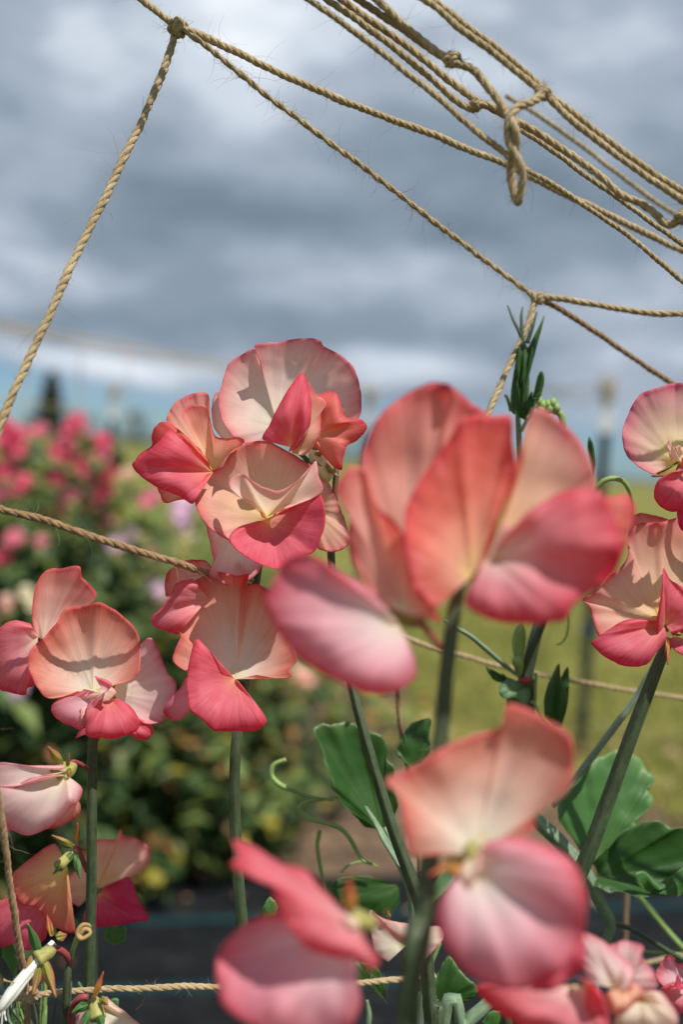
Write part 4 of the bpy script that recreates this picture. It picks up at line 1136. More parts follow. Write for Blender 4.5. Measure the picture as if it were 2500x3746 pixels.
petal(fl, 'wing_petal', 'R5', (430, 330, -3), [(500, 395, -1), (514, 430, -1), (500, 492, -1), (400, 552, 0), (300, 577, 1), (330, 500, 0)], zE, 1, 'stdpink', nu=40, nv=12)
petal(fl, 'lower_petal', 'R5', (120, 480, -4), [(60, 600, -3), (20, 610, -3), (-40, 590, -4), (-60, 480, -4)], zE, 0, 'wingmid', nu=30, nv=10)
sepal(fl, 'R5', (395, 165), (303, 48), zE, 30, 3, 'sepal')
sepal(fl, 'R5', (430, 180), (440, 92), zE - .002, 16, 2)
sepal(fl, 'R5', (445, 190), (430, 250), zE - .004, 18, 1)
# peach bloom hanging below on the same stem
zF = .338
fl = flower(t3, 'R5', (470, 720), .326, (430, 760), 1.7, vis=True)
pedicel(t3, 'R5', [(558, 850, .321), (530, 780, .322), (500, 710, .323), (475, 690, .325)], (.8, .75))
petal(fl, 'standard_petal', 'R5', (430, 820, 4), [(400, 760, 2), (340, 672, 0), (180, 775, -2), (80, 868, -3), (72, 930, -3), (95, 1000, -1), (140, 1062, 1), (235, 1072, 2), (255, 1110, 4), (345, 1200, 4), (480, 1235, 3), (420, 1110, 3), (385, 1010, 4), (390, 930, 4)], zF, [0, 2, 3, 2, 2, 1], 'apricot', ridges=((.35, 1.6, .06), (.6, 2, .07), (.75, -1.5, .06)), nu=100)
petal(fl, 'wing_petal', 'R5', (300, 960, -3), [(180, 1000, 0), (60, 1035, 0), (-60, 1060, -1), (-80, 1250, 0), (0, 1330, 1), (100, 1310, 2), (180, 1352, 2), (270, 1300, 2), (300, 1250, 1), (280, 1180, 0), (240, 1080, -1)], zF, 1.5, 'wing', nu=80, ridges=((.5, -1.2, .08),))
sepal(fl, 'R5', (470, 690), (318, 612), .3235, 22, 3)
sepal(fl, 'R5', (490, 680), (494, 530), .3235, 18, 2, 'sepalred')
sepal(fl, 'R5', (460, 730), (335, 870), .3225, 26, 4, 'leaf')
sepal(fl, 'R5', (480, 740), (512, 900), .3220, 26, 4, 'leaf')
sepal(fl, 'R5', (450, 690), (370, 650), .3245, 26, 1, 'leaf')
sepal(fl, 'R5', (500, 690), (570, 715), .3235, 16, 1)

# ---- stem 4 behind: peach standard with magenta wings
zG = .368
p = path3('O', [(225, 2300, .372)])[0]
t4 = thing('flowering_sweet_pea', 'half hidden stem with a dusky peach bloom and deep magenta wings', 'sweet pea', to_ground(p, 0, .03)[2], FG)
stem(t4, 'O', [(222, 2040, zG), (216, 2080, zG + .004), (214, 2200, zG + .006), (216, 2340, zG + .008), (218, 2420, zG + .008)], [1.1, 1.4, 1.7, 1.8], MAT_STEM2, ground=(0, .03))
fl = flower(t4, 'R5', (600, 985), zG + .003, (630, 940), 2.6)
petal(fl, 'standard_petal', 'R5', (618, 965, 0), [(500, 1075, 4), (425, 1015, 4), (385, 940, 2), (430, 880, 0), (520, 800, -2), (560, 690, -4), (630, 640, -6), (738, 640, -6), (770, 572, -4), (790, 622, -6), (860, 630, -7), (940, 682, -6), (962, 732, -4), (930, 820, -2), (850, 872, 0), (760, 902, 1), (680, 930, 1)], zG, -3, 'peach', ridges=((.55, 1.5, .03),), ruf=(.8, 4), nu=110)
petal(fl, 'wing_petal', 'R5', (628, 990, 3), [(690, 930, 7), (760, 900, 8), (832, 888, 8), (880, 1010, 9), (948, 1135, 8), (930, 1165, 9), (860, 1172, 11), (740, 1192, 11), (600, 1205, 10), (530, 1180, 8), (545, 1090, 5)], zG, [1, 2, 2.5, 2], 'mag', ridges=((.35, 1.6, .06), (.6, -1.3, .06)), nu=80)
petal(t4, 'leaf', 'R5', (730, 1190, -4), [(680, 1210, -4), (665, 1270, -3), (700, 1305, -2), (745, 1312, -2), (800, 1280, -3), (805, 1200, -4)], zG, 1, 'leaf', mat=MAT_LEAF, nu=30, nv=8)

# ---- stem 5: spent flower with white stamen tube
zS = .305
p = path3('O', [(150, 2349, .31)])[0]
t5 = thing('flowering_sweet_pea', 'short spent stem with red pedicels, bare white pod and withered tip', 'sweet pea', to_ground(p, -.01, .015)[2], FG)
stem(t5, 'R5', [(450, 1400, .308), (438, 1440, .3075), (432, 1520, .3075), (425, 1640, .308), (418, 1760, .309), (410, 1900, .311)], [.8, 1.1, 1.3, 1.5, 1.6], ground=(-.01, .015))
tube(t5, 'withered_tip', path3('R5', [(445, 1410, .308), (465, 1350, .307), (485, 1295, .306), (510, 1245, .305)]), [.9, .8, .9, 1.1], MAT_TENDRIL, 9, n=24)
tube(t5, 'withered_bud', path3('R5', [(490, 1290, .3055), (510, 1250, .304), (540, 1215, .304), (572, 1225, .304), (570, 1250, .3035), (520, 1275, .303), (497, 1240, .3035), (525, 1190, .304), (570, 1192, .3045), (575, 1225, .305)]), [.5, .9, .8, .5, .7, .9, .7, .5, .3], MAT_DRY, 9, n=60)
pedicel(t5, 'R5', [(442, 1420, .3075), (425, 1385, .305), (395, 1355, .3035), (355, 1340, .3025), (335, 1345, .302)], (1.15, 1.0, .95))
fl = flower(t5, 'R5', (340, 1345), .302, (255, 1395), 2.2, dlen=5.5, vis=True)
tube(t5, 'stamen_tube', path3('R5', [(345, 1300, .304), (290, 1360, .302), (235, 1430, .2995), (150, 1530, .297), (80, 1620, .295), (20, 1700, .294), (-10, 1745, .294)]), [1.0, 1.3, 1.6, 1.7, 1.8, 1.4, .8], MAT_WHITE, 24, ridge=.16, nridge=7)
for k, e in enumerate([(-25, 1830), (10, 1835), (40, 1800), (28, 1765)]):
    tube(t5, 'filament', path3('R5', [(5 + 6 * k, 1690, .2938), (8 + 8 * k, 1740, .2935), (e[0], e[1], .293)]), [.25, .2, .25], MAT_WHITE, 6, n=14)
tube(t5, 'filament', path3('R5', [(110, 1560, .2955), (70, 1552, .2945), (38, 1545, .294), (22, 1538, .294)]), [.25, .2, .5], MAT_CALYX, 6, n=14)
for (b_, t_, w_, d_, pl) in [((255, 1380), (172, 1170), 34, 3, 'leaf'), ((250, 1390), (155, 1465), 40, 2, 'sepal'), ((270, 1390), (205, 1645), 36, 6, 'sepal'), ((255, 1370), (360, 1660), 42, 8, 'sepal'), ((300, 1420), (318, 1560), 26, 1, 'leaf'), ((330, 1260), (300, 1120), 22, -2, 'sepalred'), ((360, 1270), (430, 1250), 34, -2, 'sepal')]:
    sepal(fl, 'R5', b_, t_, .3, w_, d_, pl)
pedicel(t5, 'R5', [(446, 1800, .310), (450, 1740, .308), (480, 1680, .306), (520, 1650, .3055), (560, 1650, .306)], (1.0, 1.0, 1.0))
fl = flower(t5, 'R5', (600, 1660), .3075, (620, 1760), 2.2, dlen=6, vis=True)
petal(fl, 'faded_petal', 'R5', (640, 1700, -2), [(680, 1640, -1), (740, 1700, 0), (800, 1740, 1), (855, 1790, 1), (900, 1830, 0), (920, 1900, 0), (760, 1950, 2), (640, 1900, 2)], .308, 3, 'cream', ruf=(.7, 5), nu=60)
petal(fl, 'faded_petal', 'R5', (580, 1720, -3), [(540, 1740, -3), (490, 1755, -3), (480, 1820, -3), (520, 1900, -3), (620, 1880, -3)], .308, 1, 'palepink', nu=40, nv=12)
for (b_, t_, w_, d_, pl) in [((600, 1650), (662, 1480), 22, 1, 'sepalred'), ((640, 1650), (690, 1700), 30, 3, 'sepal'), ((620, 1730), (660, 1860), 34, 5, 'leaf'), ((580, 1730), (520, 1860), 30, 5, 'leaf'), ((560, 1690), (455, 1750), 30, 2, 'leaf')]:
    sepal(fl, 'R5', b_, t_, .3045, w_, d_, pl)

# ---- stem 6: the thick foreground stem, out of focus, with four blooms
zH = .216
p = path3('R4', [(740, 1300, .205)])[0]
t6 = thing('flowering_sweet_pea', 'thick foreground stem bearing the largest coral pink blooms, all softly blurred', 'sweet pea', to_ground(p, .0, .03)[2], FG)
stem(t6, 'R2', [(845, 850, .2245), (815, 910, .223), (795, 1000, .221), (778, 1130, .219), (762, 1260, .218), (752, 1400, .218), (735, 1560, .217), (715, 1750, .215), (705, 1900, .212), (690, 2050, .209), (668, 2250, .207), (640, 2450, .206), (610, 2650, .205)], [1.0, 1.45, 1.6, 1.65, 1.7, 1.8, 2.0, 2.25, 2.3, 2.3, 2.3], ground=(0, .03))
# left bloom of the top pair
fl = flower(t6, 'R2', (660, 1035), zH + .004, (560, 1000), 2.8)
pedicel(t6, 'R2', [(745, 1145, .2185), (715, 1105, .218), (685, 1065, .218), (655, 1035, .2185)], (.75, .7))
petal(fl, 'standard_petal', 'R2', (640, 960, -6), [(520, 930, -4), (480, 850, -5), (470, 700, -6), (440, 560, -8), (418, 430, -9), (425, 330, -10), (490, 190, -11), (590, 112, -12), (690, 62, -12), (760, 56, -11), (800, 80, -8), (860, 130, -11), (940, 190, -11), (1000, 260, -10), (1010, 420, -9), (960, 650, -8)], zH, [-1, -2.5, -3.5, -3, -2, -1], 'stdpink', ridges=((.55, 1.8, .03), (.66, -1.6, .03), (.4, 1.1, .05)), ruf=(.9, 4), nu=110)
petal(fl, 'standard_fold', 'R2', (600, 1000, -4), [(500, 965, -2), (395, 820, -2), (362, 690, -2), (372, 600, -1), (330, 540, 0), (313, 485, 0), (370, 400, -2), (430, 425, -3), (480, 555, 0), (560, 630, 2), (600, 700, 3), (615, 830, 3), (700, 960, 4), (745, 1035, 3), (660, 1010, 1)], zH, [0, 1, 0, -1.5, -1, 0], 'stdpink', ridges=((.5, 1.8, .05), (.3, -1.2, .08)), ruf=(.5, 3), nu=110)
petal(fl, 'wing_petal', 'R2', (575, 1050, 1), [(505, 960, 4), (430, 885, 7), (330, 830, 9), (240, 772, 10), (170, 755, 9), (100, 792, 9), (50, 880, 9), (20, 962, 8), (62, 1040, 8), (165, 1190, 9), (370, 1300, 10), (470, 1332, 10), (560, 1322, 9), (632, 1270, 7), (640, 1200, 4), (605, 1110, 2)], zH, [1, 2, 4, 5, 4, 2], 'wingpale', ridges=((.20, 2.6, .08), (.33, -2.4, .06), (.62, 1.2, .05), (.8, 1, .1)), ruf=(1.0, 4), nu=110, curl=1.3, wrinkle=.6)
# right bloom of the top pair
fl = flower(t6, 'R2', (870, 850), zH + .003, (940, 760), 2.8)
petal(fl, 'standard_petal', 'R2', (870, 850, -1), [(720, 985, 3), (650, 930, 4), (615, 820, 4), (595, 690, 3), (600, 570, 1), (690, 410, -1), (780, 280, -2), (832, 205, -1), (890, 190, -3), (960, 195, -4), (1032, 192, -4), (1040, 300, -3), (1052, 420, -3), (1000, 560, -2), (975, 640, -1), (955, 750, 0)], zH, [1, -1, -2.5, -2.5, -1.5, 0], 'coral', ridges=((.50, .9, .03), (.3, -.8, .10)), ruf=(.5, 3), nu=110, vexp=1.3)
petal(fl, 'standard_petal', 'R2', (960, 745, -2), [(985, 640, -1), (1040, 500, -3), (1078, 400, -5), (1085, 280, -7), (1118, 172, -8), (1170, 163, -8), (1240, 222, -7), (1312, 292, -6), (1362, 392, -4), (1372, 500, -2), (1300, 620, 0), (1100, 720, 0)], zH, -2, 'peach', ridges=((.62, 1.8, .05), (.75, -1.6, .05), (.4, -1, .08)), ruf=(.7, 4), nu=90)
petal(fl, 'wing_petal', 'R2', (935, 765, 1), [(1000, 700, 4), (1060, 625, 7), (1130, 565, 9), (1250, 500, 11), (1385, 498, 11), (1440, 572, 11), (1482, 700, 10), (1472, 800, 9), (1420, 872, 9), (1292, 962, 10), (1230, 1030, 10), (1100, 1042, 10), (950, 1030, 9), (855, 975, 7), (845, 930, 5), (890, 840, 2)], zH, [1, 3, 4.5, 4, 4, 2], 'wingmid', ridges=((.55, -2.6, .06), (.42, 2.0, .07), (.2, -1.2, .06)), ruf=(1.0, 4), nu=110, curl=1.4, wrinkle=.6)
petal(fl, 'rear_wing_petal', 'R2', (1340, 640, -3), [(1390, 530, -2), (1450, 520, -3), (1502, 514, -3), (1542, 572, -2), (1520, 660, -1), (1490, 760, -1), (1440, 850, -1)], zH, 1.5, 'coral', nu=50)
petal(fl, 'lower_petal', 'R2', (1180, 960, -2), [(1290, 950, 0), (1265, 1010, 0), (1230, 1036, 0), (1190, 1010, 0)], zH, .5, 'wing', nu=24, nv=8)
petal(fl, 'keel_petal', 'R2', (900, 850, 2), [(960, 740, 3), (990, 640, 3), (1040, 660, 4), (980, 740, 5), (930, 820, 5)], zH, 1, 'cream', nu=30, nv=10)
# lower right bloom
zI = .205
fl = flower(t6, 'R4', (930, 700), zI + .003, (1010, 650), 1.8, vis=True)
pedicel(t6, 'R4', [(845, 720, .2125), (880, 710, .210), (930, 690, .208), (965, 675, .207)], (.75, .7), MAT_CALYX)
petal(fl, 'standard_petal', 'R4', (1040, 650, 0), [(900, 645, 2), (790, 652, 3), (765, 545, 3), (740, 425, 2), (690, 368, 2), (800, 320, -1), (925, 235, -3), (1050, 190, -5), (1142, 158, -5), (1150, 110, -5), (1160, 78, -6), (1222, 92, -6), (1300, 130, -4), (1395, 195, -1), (1412, 300, 1), (1388, 405, 2), (1265, 505, 4), (1262, 560, 4), (1200, 600, 3)], zI, [1, 0, -2, -3, -3, -2, 0], 'salmon', ridges=((.66, 2.0, .035), (.5, -1.2, .06), (.25, -1, .07)), ruf=(.6, 3), nu=120, vexp=1.2)
petal(fl, 'wing_petal', 'R4', (1010, 690, 1), [(1080, 602, 4), (1200, 588, 7), (1330, 630, 9), (1422, 702, 10), (1462, 830, 10), (1452, 930, 10), (1420, 1012, 10), (1340, 1125, 11), (1200, 1172, 11), (1080, 1150, 11), (970, 1072, 10), (912, 980, 9), (888, 880, 8), (920, 792, 5), (975, 755, 2)], zI, [2, 4, 5, 4.5, 4.5, 4, 2], 'wingpale', ridges=((.30, 2.0, .06), (.42, -2.6, .05), (.62, 1.0, .04), (.72, -1.2, .04)), ruf=(1.0, 4), nu=120, vexp=1.15, curl=1.2, wrinkle=.6)
petal(fl, 'rear_wing_petal', 'R4', (1300, 950, -2), [(1420, 880, 0), (1445, 930, 0), (1452, 1010, 0), (1448, 1095, -1), (1400, 1120, -1), (1340, 1170, 1), (1250, 1180, 1)], zI, 1, 'wing', nu=40)
petal(fl, 'keel_petal', 'R4', (1020, 660, 3), [(985, 690, 4), (975, 740, 6), (1010, 780, 7), (1050, 720, 7), (1060, 650, 5)], zI, 1, 'cream', nu=30, nv=10)
sepal(fl, 'R4', (955, 680), (975, 770), zI - .002, 26, 2, 'sepalred')
sepal(fl, 'R4', (950, 690), (850, 735), zI - .001, 16, 2, 'sepalred')
# lower left bloom
zK = .203
fl = flower(t6, 'R4', (640, 920), zK + .003, (560, 900), 2.2, dlen=6, vis=True)
pedicel(t6, 'R4', [(765, 985, .2085), (720, 955, .208), (680, 920, .2075), (650, 905, .207)], (.75, .7))
petal(fl, 'standard_petal', 'R4', (585, 930, 0), [(640, 1040, 5), (668, 1058, 6), (640, 1092, 6), (575, 1055, 6), (480, 1042, 7), (380, 1000, 8), (290, 882, 7), (250, 770, 6), (160, 732, 6), (98, 695, 7), (125, 660, 6), (105, 600, 4), (170, 612, 2), (300, 690, 0), (385, 712, -1), (450, 782, 0), (520, 860, 0)], zK, [3, 4, 4, 3, 1, 0], 'wingmid', ridges=((.45, 1.2, .07),), ruf=(.5, 3), nu=120, vexp=.7)
petal(fl, 'wing_petal', 'R4', (560, 960, -2), [(480, 940, -1), (350, 880, -2), (210, 888, -1), (105, 955, 0), (50, 1040, 1), (44, 1150, 3), (62, 1222, 4), (130, 1282, 5), (250, 1345, 6), (380, 1400, 6), (520, 1350, 6), (582, 1272, 5), (596, 1190, 3), (545, 1120, 1), (575, 1050, 0)], zK, [0, -1, -2, 1, 3, 3, 1], 'wingpale', ridges=((.38, -2.0, .07), (.55, 2.2, .08), (.75, -1.2, .06)), ruf=(1.0, 4), nu=120, curl=1.2, wrinkle=.6)
sepal(fl, 'R4', (560, 870), (548, 735), zK, 26, 2, 'sepalred')
sepal(fl, 'R4', (600, 950), (625, 1110), zK + .003, 18, -1, 'sepalred')
sepal(fl, 'R4', (690, 880), (705, 870), zK + .004, 10, 0)
petal(fl, 'keel_petal', 'R4', (590, 905, 2), [(530, 870, 3), (530, 900, 4), (550, 930, 4), (590, 940, 3)], zK, .5, 'cream', nu=20, nv=8)

# pale bloom seen behind the thick stem
zP = .30
p = path3('R4', [(760, 1200, zP)])[0]
t7 = thing('flowering_sweet_pea', 'stem with one small cream bloom tucked behind the thick foreground stem', 'sweet pea', to_ground(p, .01, .02)[2], FG)
stem(t7, 'R4', [(770, 1030, zP), (790, 1120, zP + .002), (800, 1250, zP + .004), (810, 1400, zP + .006)], [.8, 1.0, 1.3, 1.5], ground=(.01, .02), mat=MAT_STEM2)
fl = flower(t7, 'R4', (770, 1010), zP + .002, (780, 950), 2.4)
petal(fl, 'standard_petal', 'R4', (770, 1000, 0), [(700, 1065, 2), (650, 1020, 2), (632, 940, 1), (632, 865, 0), (670, 890, 1), (740, 912, 1), (850, 925, 0), (900, 930, 0), (910, 975, 1), (860, 1040, 2), (800, 1075, 2)], zP, 2, 'cream', nu=70)
sepal(fl, 'R4', (705, 900), (700, 866), zP - .004, 9, 1)

# ---- stem 8: lower right foreground blooms
zN = .232
p = path3('R4', [(1350, 1400, zN)])[0]
t8 = thing('flowering_sweet_pea', 'low stem with crowded pale ruffled blooms under the large pink wing', 'sweet pea', to_ground(p, .02, .03)[2], FG)
stem(t8, 'R4', [(1380, 1240, zN + .006), (1370, 1330, zN + .006), (1360, 1480, zN + .006)], [1.0, 1.3, 1.5], ground=(.02, .03))
fl = flower(t8, 'R4', (1380, 1240), zN, (1300, 1200), 3)
petal(fl, 'wing_petal', 'R4', (1420, 1150, -2), [(1250, 1150, 0), (1050, 1150, 1), (1048, 1185, 2), (1085, 1230, 3), (1160, 1280, 4), (1260, 1330, 4), (1400, 1400, 4), (1530, 1400, 3), (1545, 1260, 2), (1500, 1170, 0)], zN, [2, 3, 3, 2], 'wingmid', nu=80, ridges=((.8, 1.5, .07),))
petal(fl, 'wing_petal', 'Q7', (860, 960, 0), [(800, 930, 3), (880, 950, 4), (960, 1010, 5), (1010, 1100, 5), (1035, 1200, 4), (1030, 1300, 3), (930, 1300, 3), (870, 1180, 3)], zN, 2.5, 'wing', nu=60, ridges=((.4, 1.5, .1),))
fl = flower(t8, 'Q7', (1060, 960), zN + .014, (1000, 900), 3)
petal(fl, 'standard_petal', 'Q7', (1080, 1010, -8), [(880, 960, -8), (840, 800, -9), (835, 620, -10), (940, 635, -11), (1040, 700, -10), (1130, 770, -9), (1210, 860, -8), (1215, 960, -7), (1180, 1030, -7)], zN, 2.5, 'palepink', ridges=((.5, 1.6, .07), (.7, -1.4, .06)), ruf=(.9, 4), nu=80)
petal(fl, 'standard_petal', 'Q7', (1130, 960, -14), [(1040, 700, -14), (1080, 682, -15), (1160, 668, -15), (1282, 702, -14), (1270, 772, -13), (1300, 810, -13), (1345, 870, -12), (1392, 980, -11), (1330, 1030, -11), (1230, 1020, -11)], zN, 2, 'palepink', ridges=((.45, 1.8, .05), (.6, -1.5, .05)), ruf=(1.2, 5), nu=90)
petal(fl, 'wing_petal', 'Q7', (1150, 1000, -8), [(1060, 1010, -4), (1010, 1070, -3), (1080, 1200, -2), (1200, 1140, -3), (1290, 1040, -5), (1240, 970, -6)], zN, 2, 'peach', ridges=((.5, 1.6, .08),), nu=60)
petal(fl, 'wing_petal', 'Q7', (1260, 1060, -9), [(1300, 1030, -7), (1400, 1030, -7), (1490, 1130, -6), (1530, 1215, -6), (1500, 1320, -6), (1300, 1340, -5), (1090, 1330, -4), (1090, 1200, -5), (1200, 1120, -7)], zN, 2.5, 'cream', ridges=((.35, 1.8, .06), (.6, -1.8, .06)), ruf=(1.2, 5), nu=80)

# small pink bloom at the lower right edge
zQ = .345
p = P(1580 * K, 2349 * K, zQ)
t9 = thing('flowering_sweet_pea', 'slender stem with a small pink bloom beside the pale twine end', 'sweet pea', to_ground(p, .02, .02)[2], FG)
stem(t9, 'O', [(1572, 2250, zQ), (1576, 2300, zQ + .002), (1582, 2400, zQ + .003)], [.8, 1.1, 1.3], ground=(.02, .02))
fl = flower(t9, 'Q7', (1600, 960), zQ + .004, (1560, 940), 1.6)
petal(fl, 'standard_petal', 'Q7', (1560, 980, 0), [(1440, 1010, 1), (1372, 920, 0), (1400, 840, -2), (1445, 775, -3), (1495, 780, -3), (1520, 830, -3), (1580, 830, -3), (1660, 880, -3)], zQ, -2, 'wingpale', nu=60, ridges=((.6, 1.5, .06),))
petal(fl, 'wing_petal', 'Q7', (1570, 990, 1), [(1520, 960, 4), (1430, 990, 5), (1392, 1040, 5), (1450, 1130, 6), (1540, 1190, 6), (1640, 1150, 5), (1650, 1020, 3)], zQ, 2, 'wingmid', nu=60)
petal(fl, 'keel_petal', 'Q7', (1570, 980, 3), [(1530, 900, 7), (1510, 970, 9), (1540, 1020, 9), (1620, 1000, 6)], zQ, 1, 'mag', nu=30, nv=10)

# ---- right hand stem with ruffled bloom
zL = .325
p = path3('Q3', [(370, 1440, .335)])[0]
t10 = thing('flowering_sweet_pea', 'slanting downy stem at the right with a ruffled peach bloom and rose wings', 'sweet pea', to_ground(p, -.06, .03)[2], FG)
stem(t10, 'Q3', [(905, 60, .330), (870, 120, .330), (835, 200, .331), (770, 370, .332), (690, 580, .333), (610, 800, .334), (520, 1050, .335), (440, 1270, .335), (370, 1440, .336), (290, 1640, .337), (200, 1850, .338), (60, 2250, .34), (0, 2450, .34)], [1.3, 1.9, 2.2, 2.4, 2.5, 2.55, 2.55, 2.5, 2.5], ground=(-.05, .03))
fl = flower(t10, 'R6', (1240, 2010), zL + .003, (1210, 1960), 2.6)
petal(fl, 'standard_petal', 'R6', (1200, 1960, 0), [(985, 1980, 2), (900, 2010, 3), (830, 2062, 2), (765, 1880, 0), (722, 1832, -2), (820, 1780, 1), (880, 1700, -1), (960, 1640, -3), (1005, 1560, -5), (1000, 1440, -7), (1065, 1372, -8), (1150, 1362, -8), (1228, 1358, -7), (1300, 1335, -9), (1420, 1330, -9), (1500, 1450, -8), (1480, 1750, -5), (1380, 1930, -2)], zL, [1, -1, -3, -4, -4, -3, -2], 'peach', ridges=((.22, 1.5, .03), (.40, -1.4, .04), (.6, 1.2, .05)), ruf=(1.3, 6), nu=130, vexp=1.1)
petal(fl, 'rear_petal', 'R6', (1240, 1600, -12), [(1000, 1450, -13), (1022, 1330, -14), (1080, 1305, -14), (1180, 1320, -14), (1270, 1350, -13), (1420, 1400, -13)], zL, 0, 'stdpink', ruf=(1.4, 6), nu=60)
petal(fl, 'wing_petal', 'R6', (1225, 1985, 2), [(1200, 1965, 4), (1100, 1955, 7), (985, 1962, 9), (870, 2030, 9), (778, 2097, 8), (800, 2130, 9), (870, 2190, 11), (980, 2243, 12), (1110, 2236, 11), (1190, 2150, 8), (1250, 2080, 5)], zL, [1, 2, 3, 2.5, 1], 'wing', nu=80, ridges=((.45, .8, .1),))
petal(fl, 'wing_petal', 'R6', (1235, 1985, 3), [(1170, 2070, 6), (1180, 1960, 9), (1200, 1850, 10), (1215, 1740, 10), (1222, 1640, 9), (1265, 1710, 8), (1345, 1760, 6), (1440, 1820, 5), (1450, 1960, 5), (1360, 2030, 5), (1280, 2060, 5)], zL, [2, 2, 2, 1], 'wing', nu=80, ridges=((.3, 1, .07),))
petal(fl, 'lower_petal', 'R6', (1300, 2060, -2), [(1255, 2075, 0), (1260, 2110, 1), (1310, 2160, 2), (1420, 2200, 2), (1480, 2120, 1)], zL, 1, 'wing', nu=36, nv=12)
sepal(fl, 'R6', (1245, 2080), (1250, 2240), zL - .004, 18, 3, 'sepalred')
sepal(fl, 'R6', (1290, 2040), (1340, 2050), zL - .004, 16, 2)

# ---- top right bloom, cut by the frame
zM = .322
p = P(1600 * K, 1500 * K, zM)
t11 = thing('flowering_sweet_pea', 'stem whose backlit pink and yellow bloom shows a green keel at its throat', 'sweet pea', to_ground(p, .05, .03)[2], FG)
stem(t11, 'O', [(1580, 1060, zM + .004), (1590, 1160, zM + .006), (1600, 1400, zM + .01), (1610, 1700, zM + .015), (1620, 2000, zM + .02)], [1, 1.4, 1.8, 2.0], ground=(.03, .03))
fl = flower(t11, 'R6', (1330, 1010), zM + .003, (1290, 980), 2.6, MAT_BUD)
petal(fl, 'standard_petal', 'R6', (1310, 985, 0), [(1240, 1040, 0), (1155, 1066, 0), (1060, 1010, -1), (995, 950, -2), (970, 860, -3), (978, 770, -4), (1010, 690, -5), (1050, 610, -6), (1110, 556, -7), (1200, 530, -7), (1290, 508, -7), (1380, 515, -7), (1480, 580, -6), (1560, 720, -5), (1560, 900, -3), (1480, 1010, -1)], zM, -3, 'backlit', ridges=((.25, .9, .03), (.15, -.8, .03), (.5, 1.0, .05)), ruf=(.6, 4), nu=110, vexp=.9)
petal(fl, 'keel_petal', 'R6', (1310, 985, 3), [(1300, 1000, 4), (1230, 1040, 5), (1145, 1078, 4), (1220, 1082, 6), (1290, 1060, 6), (1330, 1010, 5)], zM, .6, 'sepal', nu=40, nv=10, mat=MAT_LEAF)
petal(fl, 'throat_petal', 'R6', (1330, 990, 2), [(1270, 980, 5), (1245, 900, 6), (1258, 850, 6), (1290, 900, 6), (1320, 890, 6), (1345, 930, 5)], zM, 1, 'cream', nu=40, nv=12)
petal(fl, 'wing_petal', 'R6', (1380, 1010, 3), [(1335, 960, 7), (1320, 1055, 9), (1230, 1075, 10), (1185, 1110, 10), (1163, 1170, 10), (1180, 1240, 10), (1250, 1290, 10), (1320, 1300, 10), (1420, 1300, 10), (1500, 1200, 8), (1480, 1080, 5)], zM, 3.5, 'wing', nu=80, ridges=((.35, -1.5, .08),))
petal(fl, 'wing_petal', 'R6', (1400, 1180, 2), [(1320, 1200, 6), (1305, 1320, 6), (1345, 1420, 5), (1450, 1420, 4), (1480, 1250, 3)], zM, 2, 'mag', nu=40, nv=12)

# ------------------------------------------------------------------ climbing vines and leaves
VG = 'leafy vines in the near net'
zV = .362
p = P(1180 * K, 2300 * K, zV)
v1 = thing('sweet_pea_vine', 'winged green vine with a tight shoot of buds rising against the sky', 'vine', to_ground(p, 0, .03)[2], VG)
stem(v1, 'R6', [(360, 330, .352), (350, 500, .353), (330, 680, .355), (335, 850, .357), (352, 1050, .359), (400, 1300, .360), (440, 1600, .361), (470, 1850, .361), (460, 1960, .361), (430, 2080, .361), (385, 2260, .362), (370, 2340, .362)], [.6, .9, 1.2, 1.3, 1.6, 2.2, 2.6], MAT_STEM2, wing=.5)
stem(v1, 'R2', [(1095, 1270, .362), (1110, 1320, .363), (1100, 1420, .364), (1060, 1700, .366), (1030, 2100, .368), (1000, 2600, .37)], [2.2, 2.2, 2.3, 2.4], MAT_STEM, ground=(0, .03))
tube(v1, 'wing_stem', path3('R2', [(1075, 1262, .361), (1100, 1180, .359), (1130, 1110, .357), (1160, 1040, .355), (1185, 960, .353)]), [1.6, 2.4, 2.6, 2.4, 1.6], MAT_STEM, 12, flat=.5)
tube(v1, 'leaf_stalk', path3('R2', [(1085, 1270, .361), (1045, 1245, .36), (990, 1200, .358), (920, 1140, .356), (860, 1090, .354), (805, 1060, .353), (760, 1030, .352)]), [1.1, 1.7, 2.0, 2.0, 1.8, 1.2], MAT_STEM2, 12, flat=.45)
tube(v1, 'node', path3('R2', [(1065, 1265, .3595), (1080, 1275, .3585), (1095, 1275, .3585), (1112, 1262, .3595)]), [.7, 1.3, 1.4, .8], MAT_RED, 10, n=14)
tube(v1, 'bud', path3('R2', [(1068, 1250, .360), (1060, 1200, .358), (1055, 1180, .357), (1050, 1175, .357)]), [.9, 2.2, 1.6, .4], MAT_TENDRIL, 10, n=14)
tube(v1, 'bud', path3('R2', [(1062, 1210, .359), (1062, 1130, .358), (1068, 1070, .357), (1075, 1040, .357)]), [1.0, 2.4, 2.0, .4], MAT_TENDRIL, 10, n=16)
petal(v1, 'leaf', 'R2', (1090, 1290, 0), [(1020, 1262, 2), (985, 1300, 4), (992, 1345, 5), (1050, 1350, 6), (1090, 1372, 5), (1110, 1340, 2), (1110, 1290, 0)], zV, 2, 'glaucous', mat=MAT_LEAF, ruf=(.8, 4), nu=44, nv=12)
petal(v1, 'leaf', 'R2', (1085, 1290, -2), [(1010, 1340, -2), (1020, 1390, -2), (1060, 1420, -2), (1110, 1400, -2), (1115, 1340, -2)], zV, 1, 'dark_leaf', mat=MAT_LEAF, nu=36, nv=10)
